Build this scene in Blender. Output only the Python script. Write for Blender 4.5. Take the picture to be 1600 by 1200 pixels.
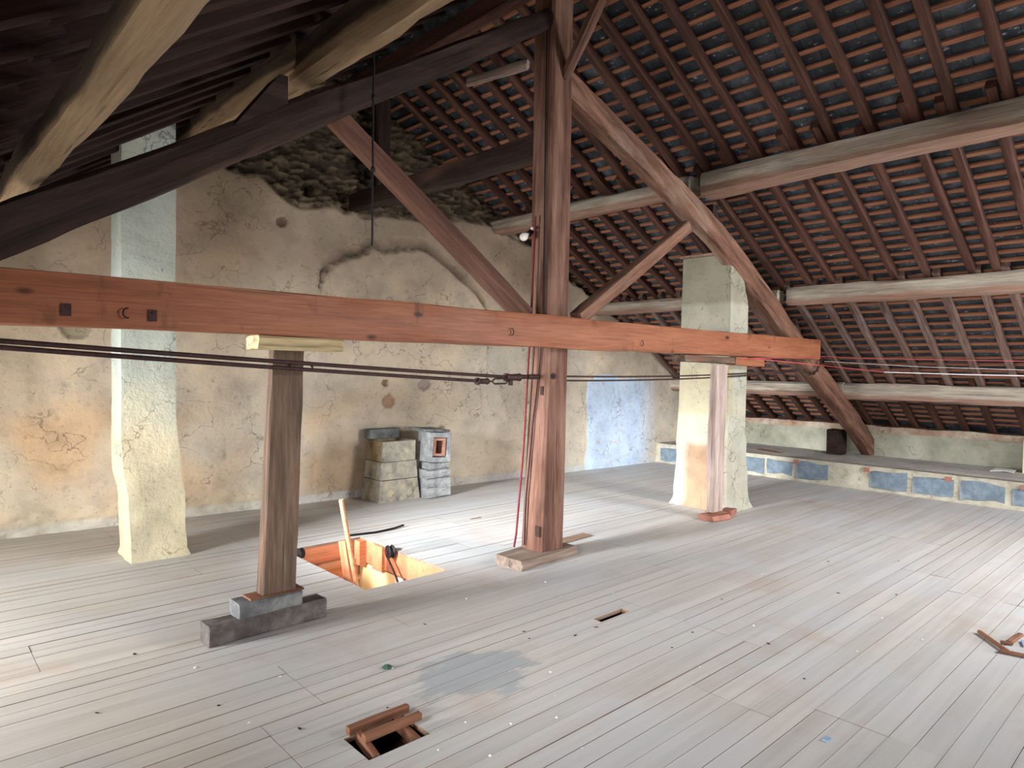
import bpy, math, random
from mathutils import Vector, Matrix, noise
import numpy as np
random.seed(7)
S = bpy.context.scene
COL = S.collection
for o in list(bpy.data.objects): bpy.data.objects.remove(o)

# ------------------------------------------------------------------ camera
cam = bpy.data.cameras.new('camera'); cam.sensor_width = 36; cam.lens = 36*1050.9/1600; cam.clip_start = .03
co = bpy.data.objects.new('camera', cam); COL.objects.link(co)
R_ = ((0.73522186, -0.67766874, 0.01462534), (0.00537504, 0.02740496, 0.99960996), (-0.67780523, -0.73485648, 0.02379132))
mw = Matrix([[R_[0][i], R_[1][i], R_[2][i], 0] for i in range(3)] + [[0, 0, 0, 1]])
mw.translation = Vector((0, 0, 1.65)); co.matrix_world = mw
S.camera = co
# ------------------------------------------------------------------ view / world / daylight
S.view_settings.view_transform = 'Standard'; S.view_settings.look = 'None'
S.view_settings.gamma = 1; S.view_settings.use_curve_mapping = False
S.view_settings.exposure = 0.0
W = bpy.data.worlds.new('world'); S.world = W; W.use_nodes = True
W.node_tree.nodes['Background'].inputs[0].default_value = (.62, .75, 1, 1)
W.node_tree.nodes['Background'].inputs[1].default_value = 1.5

def area(name, loc, direction, sx, sy, watts, color, spread=180):
    l = bpy.data.lights.new(name, 'AREA'); l.shape = 'RECTANGLE'; l.size = sx; l.size_y = sy
    l.energy = watts; l.color = color; l.spread = math.radians(spread)
    o = bpy.data.objects.new(name, l); COL.objects.link(o); o.location = loc
    o.rotation_euler = Vector(direction).to_track_quat('-Z', 'Z').to_euler()
    return o
area('daylight_far_dormer', (-3.02, 4.95, 1.06), (1, .0, -.16), 1.0, 1.1, 430, (.93, .965, 1), 160)
area('daylight_near_dormer', (-3.02, -.75, 1.06), (1, .14, .0), 1.6, 1.1, 250, (.95, .97, 1), 160)
area('daylight_rear_window', (7.75, -3.72, 1.4), (-.12, 1, -.12), 2.4, 1.15, 260, (.95, .97, 1), 150)
area('added_roof_light', (7.2, -2.2, 3.30), (-.05, .80, -.62), 1.3, 1.2, 370, (.96, .98, 1), 150)  # added to brighten the right floor; the slates have no opening here
area('added_left_roof_light', (-.62, 4.95, 2.02), (1, .07, -.27), .7, .9, 98, (.93, .965, 1), 38)  # added to carry light to the far floor, under closed slates
area('added_left_roof_light_near', (-.62, 2.1, 2.02), (.93, .10, -.24), .7, .9, 34, (.97, .98, 1), 62)  # extra light invented for the middle floor, no real roof opening
pl_ = bpy.data.lights.new('stairwell_lamp', 'POINT'); pl_.energy = 22; pl_.color = (1, .93, .82); pl_.shadow_soft_size = .15
po = bpy.data.objects.new('stairwell_lamp', pl_); COL.objects.link(po); po.location = (3.0, 4.75, -1.0)

# ------------------------------------------------------------------ materials
def srgb(r, g, b):
    f = lambda c: (c/255/12.92) if c/255 <= .04045 else ((c/255+.055)/1.055)**2.4
    return (f(r), f(g), f(b), 1)
class NT:
    def __init__(s, name, rough=.85):
        s.m = bpy.data.materials.new(name); s.m.use_nodes = True; s.t = s.m.node_tree; s.n = s.t.nodes
        s.b = s.n['Principled BSDF']; s.b.inputs['Roughness'].default_value = rough
        s.b.inputs['Specular IOR Level'].default_value = .25
    def new(s, k, **kw):
        n = s.n.new(k)
        for a, v in kw.items(): setattr(n, a, v)
        return n
    def link(s, a, b): s.t.links.new(a, b)
    def coord(s, scale, rnd=0):
        tc = s.new('ShaderNodeTexCoord'); v = tc.outputs['Object']
        if rnd:
            oi = s.new('ShaderNodeObjectInfo'); mul = s.new('ShaderNodeMath', operation='MULTIPLY'); mul.inputs[1].default_value = rnd
            s.link(oi.outputs['Random'], mul.inputs[0])
            ad = s.new('ShaderNodeVectorMath', operation='ADD'); s.link(v, ad.inputs[0]); s.link(mul.outputs[0], ad.inputs[1]); v = ad.outputs[0]
        mp = s.new('ShaderNodeMapping'); mp.inputs['Scale'].default_value = scale; s.link(v, mp.inputs['Vector'])
        return mp.outputs[0]
    def noise(s, vec, scale=1, detail=6, rough=.6):
        n = s.new('ShaderNodeTexNoise'); n.inputs['Scale'].default_value = scale; n.inputs['Detail'].default_value = detail
        n.inputs['Roughness'].default_value = rough; s.link(vec, n.inputs['Vector']); return n.outputs['Fac']
    def ramp(s, fac, stops, interp='LINEAR'):
        r = s.new('ShaderNodeValToRGB'); r.color_ramp.interpolation = interp; e = r.color_ramp.elements
        while len(e) < len(stops): e.new(.5)
        for i, (p, c) in enumerate(stops):
            e[i].position = p; e[i].color = c if len(c) == 4 else (*c, 1)
        s.link(fac, r.inputs[0]); return r.outputs[0]
    def mix(s, f, a, b, mode='MIX'):
        m = s.new('ShaderNodeMix', data_type='RGBA', blend_type=mode)
        for v, i in ((f, 0), (a, 6), (b, 7)):
            if hasattr(v, 'node'): s.link(v, m.inputs[i])
            else: m.inputs[i].default_value = v
        return m.outputs[2]
    def bump(s, h, strength=.4, dist=.01, prev=None):
        b = s.new('ShaderNodeBump'); b.inputs['Strength'].default_value = strength; b.inputs['Distance'].default_value = dist
        s.link(h, b.inputs['Height'])
        if prev is not None: s.link(prev, b.inputs['Normal'])
        return b.outputs[0]
    def out(s, col, nrm=None):
        s.link(col, s.b.inputs['Base Color'])
        if nrm is not None: s.link(nrm, s.b.inputs['Normal'])
        return s.m
W1 = (1, 1, 1, 1); K0 = (0, 0, 0, 1)
def wood(name, dark, mid, light, gs=1.0, patch=None, pf=(.5, .62), ps=1.3, crack=.55, rough=.8, bump=.5, knots=False, two=None):
    t = NT(name, rough)
    v = t.coord((1.1*gs, 13*gs, 13*gs), 31)
    g = t.noise(v, 1, 8, .65)
    col = t.ramp(g, [(.28, dark), (.5, mid), (.74, light)])
    big = t.noise(t.coord((.7, 2.2, 2.2), 17), ps, 4, .6)
    if patch: col = t.mix(t.ramp(big, [(pf[0], K0), (pf[1], W1)]), col, t.mix(.35, patch, col))
    else: col = t.mix(.6, col, t.mix(t.ramp(big, [(.35, K0), (.65, W1)]), col, light))
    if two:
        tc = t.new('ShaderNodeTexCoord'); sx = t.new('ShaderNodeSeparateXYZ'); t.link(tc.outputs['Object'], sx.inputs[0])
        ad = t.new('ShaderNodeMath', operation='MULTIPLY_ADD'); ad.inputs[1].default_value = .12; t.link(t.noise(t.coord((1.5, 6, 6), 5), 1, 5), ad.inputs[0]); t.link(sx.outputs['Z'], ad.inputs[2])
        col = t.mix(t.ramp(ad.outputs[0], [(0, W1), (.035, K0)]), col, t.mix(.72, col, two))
    fine = t.noise(t.coord((3, 75, 75), 29), 1, 4, .7)
    col = t.mix(1, col, t.ramp(fine, [(.3, (.72, .70, .68, 1)), (.55, (1, 1, 1, 1)), (.75, (1.18, 1.18, 1.16, 1))]), 'MULTIPLY')
    cr = t.noise(t.coord((.9, 34, 34), 23), 1, 3, .5)
    crm = t.ramp(cr, [(.30, K0), (.38, W1)])
    col = t.mix(crm, t.mix(crack, col, (dark[0]*.3, dark[1]*.3, dark[2]*.3, 1)), col)
    if knots:
        vo = t.new('ShaderNodeTexVoronoi'); vo.inputs['Scale'].default_value = 1; t.link(t.coord((2.2, 5, 5), 0), vo.inputs['Vector'])
        mk = t.noise(t.coord((7, 2.5, 2.5), 3), 1, 4, .6); col = t.mix(t.ramp(mk, [(.60, K0), (.70, W1)]), col, t.mix(.5, col, (dark[0]*.5, dark[1]*.5, dark[2]*.5, 1)))
        km = t.ramp(vo.outputs['Distance'], [(.07, K0), (.13, W1)])
        col = t.mix(km, (dark[0]*.4, dark[1]*.4, dark[2]*.4, 1), col)
    n = t.bump(g, bump, .012); n = t.bump(crm, bump*.8, .006, n)
    return t.out(col, n)
M = {}
M['principal'] = wood('hewn_brown_oak', srgb(72, 48, 38), srgb(116, 82, 66), srgb(154, 118, 98), patch=srgb(146, 126, 110), pf=(.52, .68))
M['king'] = wood('king_post_oak', srgb(66, 44, 37), srgb(104, 72, 59), srgb(144, 110, 92), patch=srgb(146, 112, 98), pf=(.5, .7))
M['darkoak'] = wood('shade_darkened_oak', srgb(28, 20, 18), srgb(48, 33, 28), srgb(72, 52, 43), patch=srgb(84, 58, 44), pf=(.56, .7))  # oak copy darkened with painted-in shade for the dim roof timbers
M['leftpurlin'] = wood('shaded_left_oak', srgb(36, 29, 26), srgb(68, 56, 47), srgb(100, 84, 68), patch=srgb(58, 44, 38), pf=(.5, .64), two=srgb(168, 142, 112))  # left-roof shade painted into the wood, lit underside painted paler
M['darkrafter'] = wood('shaded_left_rafter', srgb(26, 17, 16), srgb(42, 27, 24), srgb(60, 39, 33), gs=1.2)  # darker rafter copy, the left slope's shade is in its colour
M['tie'] = wood('varnished_orange_pine', srgb(102, 60, 40), srgb(140, 84, 58), srgb(162, 106, 78), gs=.7, crack=.35, rough=.55, bump=.2, knots=True)
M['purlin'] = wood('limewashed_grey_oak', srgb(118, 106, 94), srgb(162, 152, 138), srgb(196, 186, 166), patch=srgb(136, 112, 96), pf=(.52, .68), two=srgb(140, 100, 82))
M['rafter'] = wood('red_brown_rafter', srgb(50, 32, 27), srgb(76, 48, 39), srgb(100, 68, 55), gs=1.2, patch=srgb(104, 80, 66), pf=(.6, .75))
M['lowrafter'] = wood('lit_dusty_rafter', srgb(72, 52, 46), srgb(110, 86, 76), srgb(142, 118, 106), gs=1.2, patch=srgb(140, 134, 136), pf=(.56, .7))  # dusty rafter copy, paler from ledge light painted into its colour
M['batten'] = wood('orange_batten', srgb(112, 72, 54), srgb(146, 96, 72), srgb(170, 118, 90), gs=1.5, patch=srgb(170, 128, 98), pf=(.6, .72), crack=.3)
M['strut'] = wood('reddish_strut', srgb(68, 45, 37), srgb(98, 66, 54), srgb(124, 90, 74), patch=srgb(120, 92, 80), pf=(.55, .7))
M['greypost'] = wood('grey_brown_plank', srgb(64, 50, 42), srgb(108, 88, 74), srgb(144, 124, 106), patch=srgb(130, 72, 56), pf=(.6, .7))
M['palepost'] = wood('pale_lilac_plank', srgb(130, 110, 102), srgb(170, 150, 142), srgb(200, 184, 172), patch=srgb(150, 110, 98), pf=(.58, .68))
M['padwood'] = wood('pale_end_block', srgb(140, 118, 86), srgb(196, 176, 136), srgb(226, 212, 176), patch=srgb(112, 84, 62), pf=(.52, .6))
M['basewood'] = wood('dusty_base_timber', srgb(88, 72, 64), srgb(138, 120, 108), srgb(168, 152, 140), patch=srgb(160, 96, 72), pf=(.6, .68))
M['hatch'] = wood('orange_hatch_board', srgb(158, 94, 66), srgb(194, 120, 84), srgb(214, 142, 106), gs=.6, crack=.2, bump=.2)
M['stick'] = wood('dark_scrap_wood', srgb(64, 38, 30), srgb(118, 76, 58), srgb(150, 108, 84))
M['pole'] = wood('tan_turned_pole', srgb(150, 96, 66), srgb(196, 136, 98), srgb(222, 168, 128), gs=.6, crack=.15)
M['dusty_board'] = wood('dusty_brown_board', srgb(98, 74, 60), srgb(140, 112, 94), srgb(170, 146, 126))

def plain(name, c, rough=.6, metal=0, nz=.15, sc=20, bump=.2):
    t = NT(name, rough); t.b.inputs['Metallic'].default_value = metal
    f = t.noise(t.coord((1, 1, 1), 9), sc, 5)
    d = tuple(x*(1-nz) for x in c[:3]) + (1,); l = tuple(min(1, x*(1+nz)) for x in c[:3]) + (1,)
    return t.out(t.ramp(f, [(.3, d), (.7, l)]), t.bump(f, bump, .004))
M['iron'] = plain('rusty_dark_iron', srgb(62, 44, 42), .6, .3, .4)
M['black'] = plain('black_cable', srgb(28, 24, 26), .6)
M['redcable'] = plain('dark_red_cable', srgb(112, 34, 40), .5)
M['redstring'] = plain('red_string', srgb(200, 84, 84), .6)
M['whitestring'] = plain('white_string', srgb(222, 208, 208), .6)
M['bulb'] = plain('milky_bulb_glass', srgb(214, 206, 196), .15)
M['cream'] = plain('cream_painted_board', srgb(236, 212, 160), .7, 0, .05, 3)
M['white'] = plain('white_paint', srgb(238, 232, 220), .7, 0, .04, 3)
M['paper'] = plain('white_paper', srgb(232, 234, 230), .7, 0, .05, 5)
M['terracotta'] = plain('terracotta_brick', srgb(172, 128, 110), .9, 0, .25, 14, .5)
M['redbrick'] = plain('red_brick', srgb(152, 104, 88), .9, 0, .3, 10, .5)
M['plastic'] = plain('blue_plastic_scrap', srgb(140, 168, 204), .5)
M['green'] = plain('dark_green_scrap', srgb(54, 84, 70), .6)
M['crumb'] = plain('white_plaster_crumb', srgb(235, 235, 230), .9)
M['soil'] = plain('dark_subfloor_dust', srgb(58, 44, 38), .95, 0, .5, 8)
M['paleblock'] = plain('pale_stone_block', srgb(206, 200, 172), .9, 0, .1, 8, .3)

def masonry(name, base, dark, light, rub=.5, sc=3.0, pit=True, attr=False):
    t = NT(name, .92)
    v = t.coord((1, 1, 1))
    f = t.noise(v, sc, 8, .62)
    if attr:
        a = t.new('ShaderNodeVertexColor', layer_name='Col'); col = a.outputs['Color']
        col = t.mix(.9, col, t.ramp(f, [(.3, (.74, .74, .76, 1)), (.5, (1, 1, 1, 1)), (.7, (1.18, 1.15, 1.08, 1))]), 'MULTIPLY')
    else: col = t.ramp(f, [(.3, dark), (.5, base), (.72, light)])
    f2 = t.noise(v, sc*9, 5, .7)
    col = t.mix(t.ramp(f2, [(.30, W1), (.40, K0)]), col, t.mix(.55, col, (.12, .08, .05, 1)))
    n = t.bump(t.noise(v, 6, 8, .7), rub, .05)
    vd = t.new('ShaderNodeTexVoronoi', feature='DISTANCE_TO_EDGE'); vd.inputs['Scale'].default_value = 1.9
    nd = t.new('ShaderNodeTexNoise'); nd.inputs['Scale'].default_value = 2.5; nd.inputs['Detail'].default_value = 5; t.link(v, nd.inputs['Vector'])
    av = t.new('ShaderNodeVectorMath', operation='MULTIPLY_ADD'); av.inputs[1].default_value = (.9, .9, .9); t.link(nd.outputs['Color'], av.inputs[0]); t.link(v, av.inputs[2]); t.link(av.outputs[0], vd.inputs['Vector'])
    ck = t.ramp(vd.outputs['Distance'], [(.004, W1), (.014, K0)]); ckm = t.mix(1, ck, t.ramp(t.noise(v, 1.3, 3), [(.48, K0), (.56, W1)]), 'MULTIPLY')
    col = t.mix(ckm, col, t.mix(.6, col, (.10, .07, .05, 1)))
    n = t.bump(f2, rub, .012, n)
    return t.out(col, n)
M['gable'] = masonry('cream_gable_plaster', None, None, None, .32, 3.0, attr=True)
M['pillar'] = masonry('greenish_cream_render', srgb(196, 188, 156), srgb(160, 150, 118), srgb(216, 212, 186), .5, 2.4)
M['pillar_col'] = masonry('chimney_render', None, None, None, .5, 2.4, attr=True)
M['ledgetop'] = masonry('grey_screed', srgb(192, 188, 184), srgb(160, 158, 158), srgb(216, 212, 202), .3, 1.5)
M['mortar'] = masonry('sandy_mortar', srgb(184, 177, 158), srgb(156, 148, 130), srgb(200, 195, 180), .5, 6)
M['blueblock'] = masonry('blue_grey_block', srgb(124, 138, 150), srgb(100, 112, 124), srgb(152, 164, 172), .5, 7)
M['knee'] = masonry('grey_green_render', srgb(172, 170, 152), srgb(140, 140, 122), srgb(196, 194, 178), .5, 2.0)
M['concrete'] = masonry('rough_concrete', srgb(118, 119, 120), srgb(86, 86, 88), srgb(150, 152, 152), .6, 8)
M['darkconcrete'] = masonry('shade_darkened_concrete', srgb(96, 88, 86), srgb(70, 62, 62), srgb(130, 124, 120), .6, 8)  # the lower block's shaded face painted in as darker concrete
M['paleconcrete'] = masonry('pale_grey_concrete', srgb(150, 152, 152), srgb(116, 118, 120), srgb(184, 186, 184), .6, 8)
M['sandblock'] = masonry('sandy_grey_block', srgb(162, 156, 142), srgb(124, 120, 114), srgb(198, 184, 150), .6, 9)
M['brickcourse'] = masonry('worn_brick_course', srgb(180, 158, 138), srgb(160, 112, 88), srgb(206, 196, 178), .6, 5)
M['stone_old'] = masonry('rubble_offcut', srgb(150, 130, 100), srgb(110, 92, 70), srgb(180, 160, 126), .6, 6)

def slate_mat():
    t = NT('slate_underside', .6); v = t.coord((1, 1, 1))
    f = t.noise(v, 5, 6); col = t.ramp(f, [(.3, srgb(36, 39, 43)), (.55, srgb(62, 66, 71)), (.75, srgb(98, 102, 108))])
    s = t.noise(t.coord((30, 9, 30)), 1, 4, .7); col = t.mix(t.ramp(s, [(.62, K0), (.72, W1)]), col, srgb(190, 190, 196))
    g = t.new('ShaderNodeNewGeometry'); rr = t.ramp(g.outputs['Random Per Island'], [(0, (.7, .7, .72, 1)), (1, (1.2, 1.2, 1.2, 1))])
    return t.out(t.mix(1, col, rr, 'MULTIPLY'), t.bump(f, .5, .01))
M['slate'] = slate_mat()
def floor_mat():
    t = NT('pale_floorboards', .62); t.b.inputs['Specular IOR Level'].default_value = .35
    v = t.coord((.9, 16, 16)); g = t.noise(v, 1, 8, .6)
    col = t.ramp(g, [(.2, srgb(172, 167, 162)), (.5, srgb(190, 186, 181)), (.8, srgb(204, 200, 196))])
    ge = t.new('ShaderNodeNewGeometry'); col = t.mix(1, col, t.ramp(ge.outputs['Random Per Island'], [(0, (.93, .92, .91, 1)), (.5, (1, 1, 1, 1)), (1, (1.05, 1.045, 1.04, 1))]), 'MULTIPLY')
    big = t.noise(t.coord((1, 1, 1)), .9, 5, .55)      # worn, dusted zones, tinted cool and warm to paint in light patches
    col = t.mix(t.ramp(big, [(.42, K0), (.62, W1)]), col, t.mix(.4, col, srgb(186, 194, 202)))
    col = t.mix(t.ramp(t.noise(t.coord((1.3, 1, 1), 0), 1.3, 4), [(.55, K0), (.68, W1)]), col, t.mix(.3, col, srgb(176, 152, 136)))
    sp = t.noise(t.coord((1, 1, 1)), 22, 4, .8); col = t.mix(t.ramp(sp, [(.27, W1), (.33, K0)]), col, t.mix(.45, col, (.08, .06, .05, 1)))
    # spilled blue-grey cement stain
    tc = t.new('ShaderNodeTexCoord'); mp = t.new('ShaderNodeMapping'); mp.inputs['Location'].default_value = (-2.32, -2.76, 0); t.link(tc.outputs['Object'], mp.inputs['Vector'])
    sc = t.new('ShaderNodeVectorMath', operation='MULTIPLY'); sc.inputs[1].default_value = (1/.42, 1/.30, 0); t.link(mp.outputs[0], sc.inputs[0])
    ln = t.new('ShaderNodeVectorMath', operation='LENGTH'); t.link(sc.outputs[0], ln.inputs[0])
    nz = t.noise(t.coord((1, 2.4, 1)), 4.5, 4); ad = t.new('ShaderNodeMath', operation='MULTIPLY_ADD'); ad.inputs[1].default_value = 1.7; t.link(nz, ad.inputs[0]); t.link(ln.outputs['Value'], ad.inputs[2])
    col = t.mix(t.ramp(ad.outputs[0], [(0, W1), (.001, W1)]) if False else t.ramp(ad.outputs[0], [(.0, W1), (.9, W1)]) if False else _thr(t, ad.outputs[0], 1.55, 1.75), col, t.mix(.6, col, srgb(140, 152, 160)))
    return t.out(col, t.bump(g, .25, .004))
def _thr(t, val, lo, hi):
    m = t.new('ShaderNodeMapRange'); m.inputs['From Min'].default_value = lo; m.inputs['From Max'].default_value = hi
    m.inputs['To Min'].default_value = 1; m.inputs['To Max'].default_value = 0; t.link(val, m.inputs['Value']); return m.outputs[0]
M['floor'] = floor_mat()

# ------------------------------------------------------------------ helpers
def link(name, verts, faces, mat, parent=None, smooth=None, mats=None):
    me = bpy.data.meshes.new(name); me.from_pydata([tuple(v) for v in verts], [], faces); me.validate(); me.update()
    if smooth is not None:
        me.shade_smooth(); me.set_sharp_from_angle(angle=math.radians(smooth))
    me.materials.append(M[mat] if isinstance(mat, str) else mat)
    o = bpy.data.objects.new(name, me); COL.objects.link(o)
    if parent is not None: o.parent = parent
    return o
def tag(o, label=None, cat=None, group=None, kind=None):
    if label: o['label'] = label
    if cat: o['category'] = cat
    if group: o['group'] = group
    if kind: o['kind'] = kind
    return o
def empty(name, loc=(0, 0, 0)):
    o = bpy.data.objects.new(name, None); COL.objects.link(o); o.location = loc; o.empty_display_size = .1; return o
def box(x0, x1, y0, y1, z0, z1):
    v = [(x, y, z) for x in (x0, x1) for y in (y0, y1) for z in (z0, z1)]
    f = [(0, 1, 3, 2), (4, 6, 7, 5), (0, 4, 5, 1), (2, 3, 7, 6), (0, 2, 6, 4), (1, 5, 7, 3)]
    return v, f
def merge(parts):
    V = []; F = []
    for v, f in parts:
        n = len(V); V += [tuple(a) for a in v]; F += [tuple(i+n for i in q) for q in f]
    return V, F
def nz(x, y, z): return noise.noise(Vector((x, y, z)))
def loft(rings):
    n = len(rings[0]); V = [p for r in rings for p in r]; F = []
    for i in range(len(rings)-1):
        for j in range(n):
            a = i*n+j; b = i*n+(j+1) % n; F.append((a, b, b+n, a+n))
    F.append(tuple(range(n-1, -1, -1))); F.append(tuple((len(rings)-1)*n+j for j in range(n)))
    return V, F
def sect(w, h, ch):
    """chamfered rectangle in (y,z), counter clockwise"""
    w2, h2 = w/2, h/2; c = ch
    return [(-w2+c, -h2), (0, -h2), (w2-c, -h2), (w2, -h2+c), (w2, 0), (w2, h2-c), (w2-c, h2), (0, h2), (-w2+c, h2), (-w2, h2-c), (-w2, 0), (-w2, -h2+c)]
def beam_geo(L, w, h, w1=None, h1=None, ch=.02, rough=.008, seg=.15, seed=0, bow=None, sway=0):
    w1 = w1 or w; h1 = h1 or h; n = max(2, int(L/seg)); rings = []
    for i in range(n+1):
        t = i/n; x = L*t; ww = w+(w1-w)*t; hh = h+(h1-h)*t
        dz = 0
        if bow:
            for (ta, za), (tb, zb) in zip(bow, bow[1:]):
                if ta <= t <= tb:
                    u = (t-ta)/(tb-ta); dz = za+(zb-za)*u
        dy = sway*nz(x*.35+seed, 3.3, 0)
        r = []
        for k, (y, z) in enumerate(sect(ww, hh, ch)):
            e = rough*(nz(x*1.3+seed*7, k*1.7, 0)*1.4+nz(x*5+seed*3, k*2.9, 5)*.7)
            q = 1+e/(.5*min(ww, hh))
            r.append((x, y*q+dy, z*q+dz))
        rings.append(r)
    return loft(rings)
def frame(p0, p1, roll=0):
    p0 = Vector(p0); p1 = Vector(p1); x = (p1-p0).normalized(); up = Vector((0, 0, 1))
    if abs(x.z) > .995: up = Vector((0, 1, 0))
    y = up.cross(x).normalized(); z = x.cross(y)
    m = Matrix((x, y, z)).transposed().to_4x4(); m.translation = p0
    return m @ Matrix.Rotation(roll, 4, 'X')
def beam(name, p0, p1, w, h, mat, parent=None, roll=0, smooth=38, **kw):
    L = (Vector(p1)-Vector(p0)).length
    v, f = beam_geo(L, w, h, **kw)
    o = link(name, v, f, mat, parent, smooth); o.matrix_basis = frame(p0, p1, roll); return o
def tube_geo(pts, r, n=8):
    rings = []
    P = [Vector(p) for p in pts]
    for i, p in enumerate(P):
        d = (P[min(i+1, len(P)-1)]-P[max(i-1, 0)]).normalized()
        a = d.orthogonal().normalized() if i == 0 else (a_prev-d*a_prev.dot(d)).normalized()
        a_prev = a; b = d.cross(a)
        rings.append([tuple(p+(a*math.cos(2*math.pi*k/n)+b*math.sin(2*math.pi*k/n))*(r if not callable(r) else r(i/(len(P)-1)))) for k in range(n)])
    return loft(rings)
def tube(name, pts, r, mat, parent=None, n=8):
    v, f = tube_geo(pts, r, n); return link(name, v, f, mat, parent, 50)
def lathe_geo(c, axis, prof, n=16):
    """prof: (dist along axis, radius)"""
    c = Vector(c); d = Vector(axis).normalized(); a = d.orthogonal().normalized(); b = d.cross(a)
    return loft([[tuple(c+d*t+(a*math.cos(2*math.pi*k/n)+b*math.sin(2*math.pi*k/n))*max(r, .0004)) for k in range(n)] for t, r in prof])
def rough_box(name, c, s, mat, parent=None, rot=0, ch=.012, rough=.006, seed=0, tilt=0, seg=.05):
    """hewn block, centre of base c, size s, length along local x"""
    v, f = beam_geo(s[0], s[1], s[2], ch=ch, rough=rough, seg=seg, seed=seed)
    v = [(x-s[0]/2, y, z+s[2]/2) for x, y, z in v]
    o = link(name, v, f, mat, parent, 38); o.location = c; o.rotation_euler = (0, tilt, rot); return o
def words_ord(i):
    a = ['zeroth', 'first', 'second', 'third', 'fourth', 'fifth', 'sixth', 'seventh', 'eighth', 'ninth', 'tenth', 'eleventh', 'twelfth', 'thirteenth', 'fourteenth', 'fifteenth', 'sixteenth', 'seventeenth', 'eighteenth', 'nineteenth', 'twentieth']
    if i <= 20: return a[i]
    tens = {2: 'twenty', 3: 'thirty', 4: 'forty', 5: 'fifty'}; tt = {3: 'thirtieth', 4: 'fortieth', 5: 'fiftieth'}
    return tt[i//10] if i % 10 == 0 else tens[i//10]+'-'+a[i % 10]

# ------------------------------------------------------------------ roof profiles (underside of rafters)
RP = [(4.16, 5.08), (6.5, 3.81), (8.56, 2.73), (10.55, 1.50), (11.78, .79)]
LP = [(4.04, 5.13), (1.95, 3.76), (.42, 2.74), (-2.95, .62)]
def prof(P, x):
    P = sorted(P)
    for (a, za), (b, zb) in zip(P, P[1:]):
        if x <= b: return za+(zb-za)*(x-a)/(b-a)
    (a, za), (b, zb) = P[-2:]
    return za+(zb-za)*(x-a)/(b-a)
Y0, Y1 = -3.6, 7.75

# ------------------------------------------------------------------ FLOOR
holes = [(2.56, 3.31, 4.33, 5.72), (1.46, 1.77, 2.43, 2.645), (3.40, 3.70, 2.79, 2.86), (4.62, 4.78, 5.62, 5.66)]
FX0, FX1 = -2.95, 10.3
bw = .108; rows = [(Y0+i*bw, Y0+(i+1)*bw) for i in range(int((7.86-Y0)/bw)+1)]
V = []; F = []
jr = random.Random(5); block = 0; joints = []
for (ya, yb) in rows:
    if block <= 0:
        block = jr.randint(4, 10); off = jr.uniform(0, 3.2); joints = []
        x = FX0-off
        while x < FX1: joints.append(x); x += jr.choice([2.6, 3.2, 3.6])
    block -= 1
    cuts = sorted({ya, yb} | {h for H in holes for h in H[2:] if ya < h < yb})
    js = [FX0]+[j for j in joints if j > FX0+.2]+[FX1]
    for xa, xb in zip(js, js[1:]):
        dz = jr.uniform(-.0012, .0012); tl = jr.uniform(-.0008, .0008); gap = jr.choice([.0008, .0011, .0014, .002]) if jr.random() < .91 else .0045
        for ca, cb in zip(cuts, cuts[1:]):
            seg = [(xa, xb)]
            for H in holes:
                if ca < H[3]-1e-6 and cb > H[2]+1e-6:
                    ns = []
                    for s0, s1 in seg:
                        if H[0] > s0 and H[0] < s1 or H[1] > s0 and H[1] < s1 or (H[0] <= s0 and H[1] >= s1):
                            if H[0] > s0+.01: ns.append((s0, H[0]))
                            if H[1] < s1-.01: ns.append((H[1], s1))
                        else: ns.append((s0, s1))
                    seg = ns
            y_a = ca+(gap if ca == ya else 0); y_b = cb-(gap if cb == yb else 0)
            for s0, s1 in seg:
                n = max(1, int((s1-s0)/.6)); b0 = len(V)
                for i in range(n+1):
                    x = s0+.0012+(s1-s0-.0024)*i/n
                    cup = .0007*nz(x*.8, ya*9, 0)
                    za = dz+tl+cup; zb = dz-tl+cup
                    V += [(x, y_a, -.024), (x, y_b, -.024), (x, y_b, zb), (x, y_a, za)]
                for i in range(n):
                    q = b0+i*4
                    F += [(q+3, q+7, q+6, q+2), (q, q+4, q+7, q+3), (q+1, q+2, q+6, q+5), (q, q+1, q+5, q+4)]
                F += [(b0, b0+3, b0+2, b0+1), (b0+n*4, b0+n*4+1, b0+n*4+2, b0+n*4+3)]
fl = link('floor', V, F, 'floor'); fl.data.materials.append(M['dusty_board'])
for p in fl.data.polygons:
    if abs(p.normal.z) < .5: p.material_index = 1
tag(fl, 'pale dusty floorboards running across the attic', kind='structure')
# dark rough layer under the boards, open at the hatch
hx0, hx1, hy0, hy1 = 2.53, 3.34, 4.30, 5.75
sub = merge([box(FX0, FX1, Y0, hy0, -.30, -.16), box(FX0, FX1, hy1, 7.9, -.30, -.16), box(FX0, hx0, hy0, hy1, -.30, -.16), box(hx1, FX1, hy0, hy1, -.30, -.16)])
tag(link('trim_1', *sub, 'soil'), kind='structure')
# joists seen through the small floor openings
jv = []
for jx in (1.40, 1.83, 3.74): jv.append(box(jx-.03, jx+.03, 2.2, 3.1, -.16, -.026))
tag(link('trim_2', *merge(jv), 'stick'), kind='structure')

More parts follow.
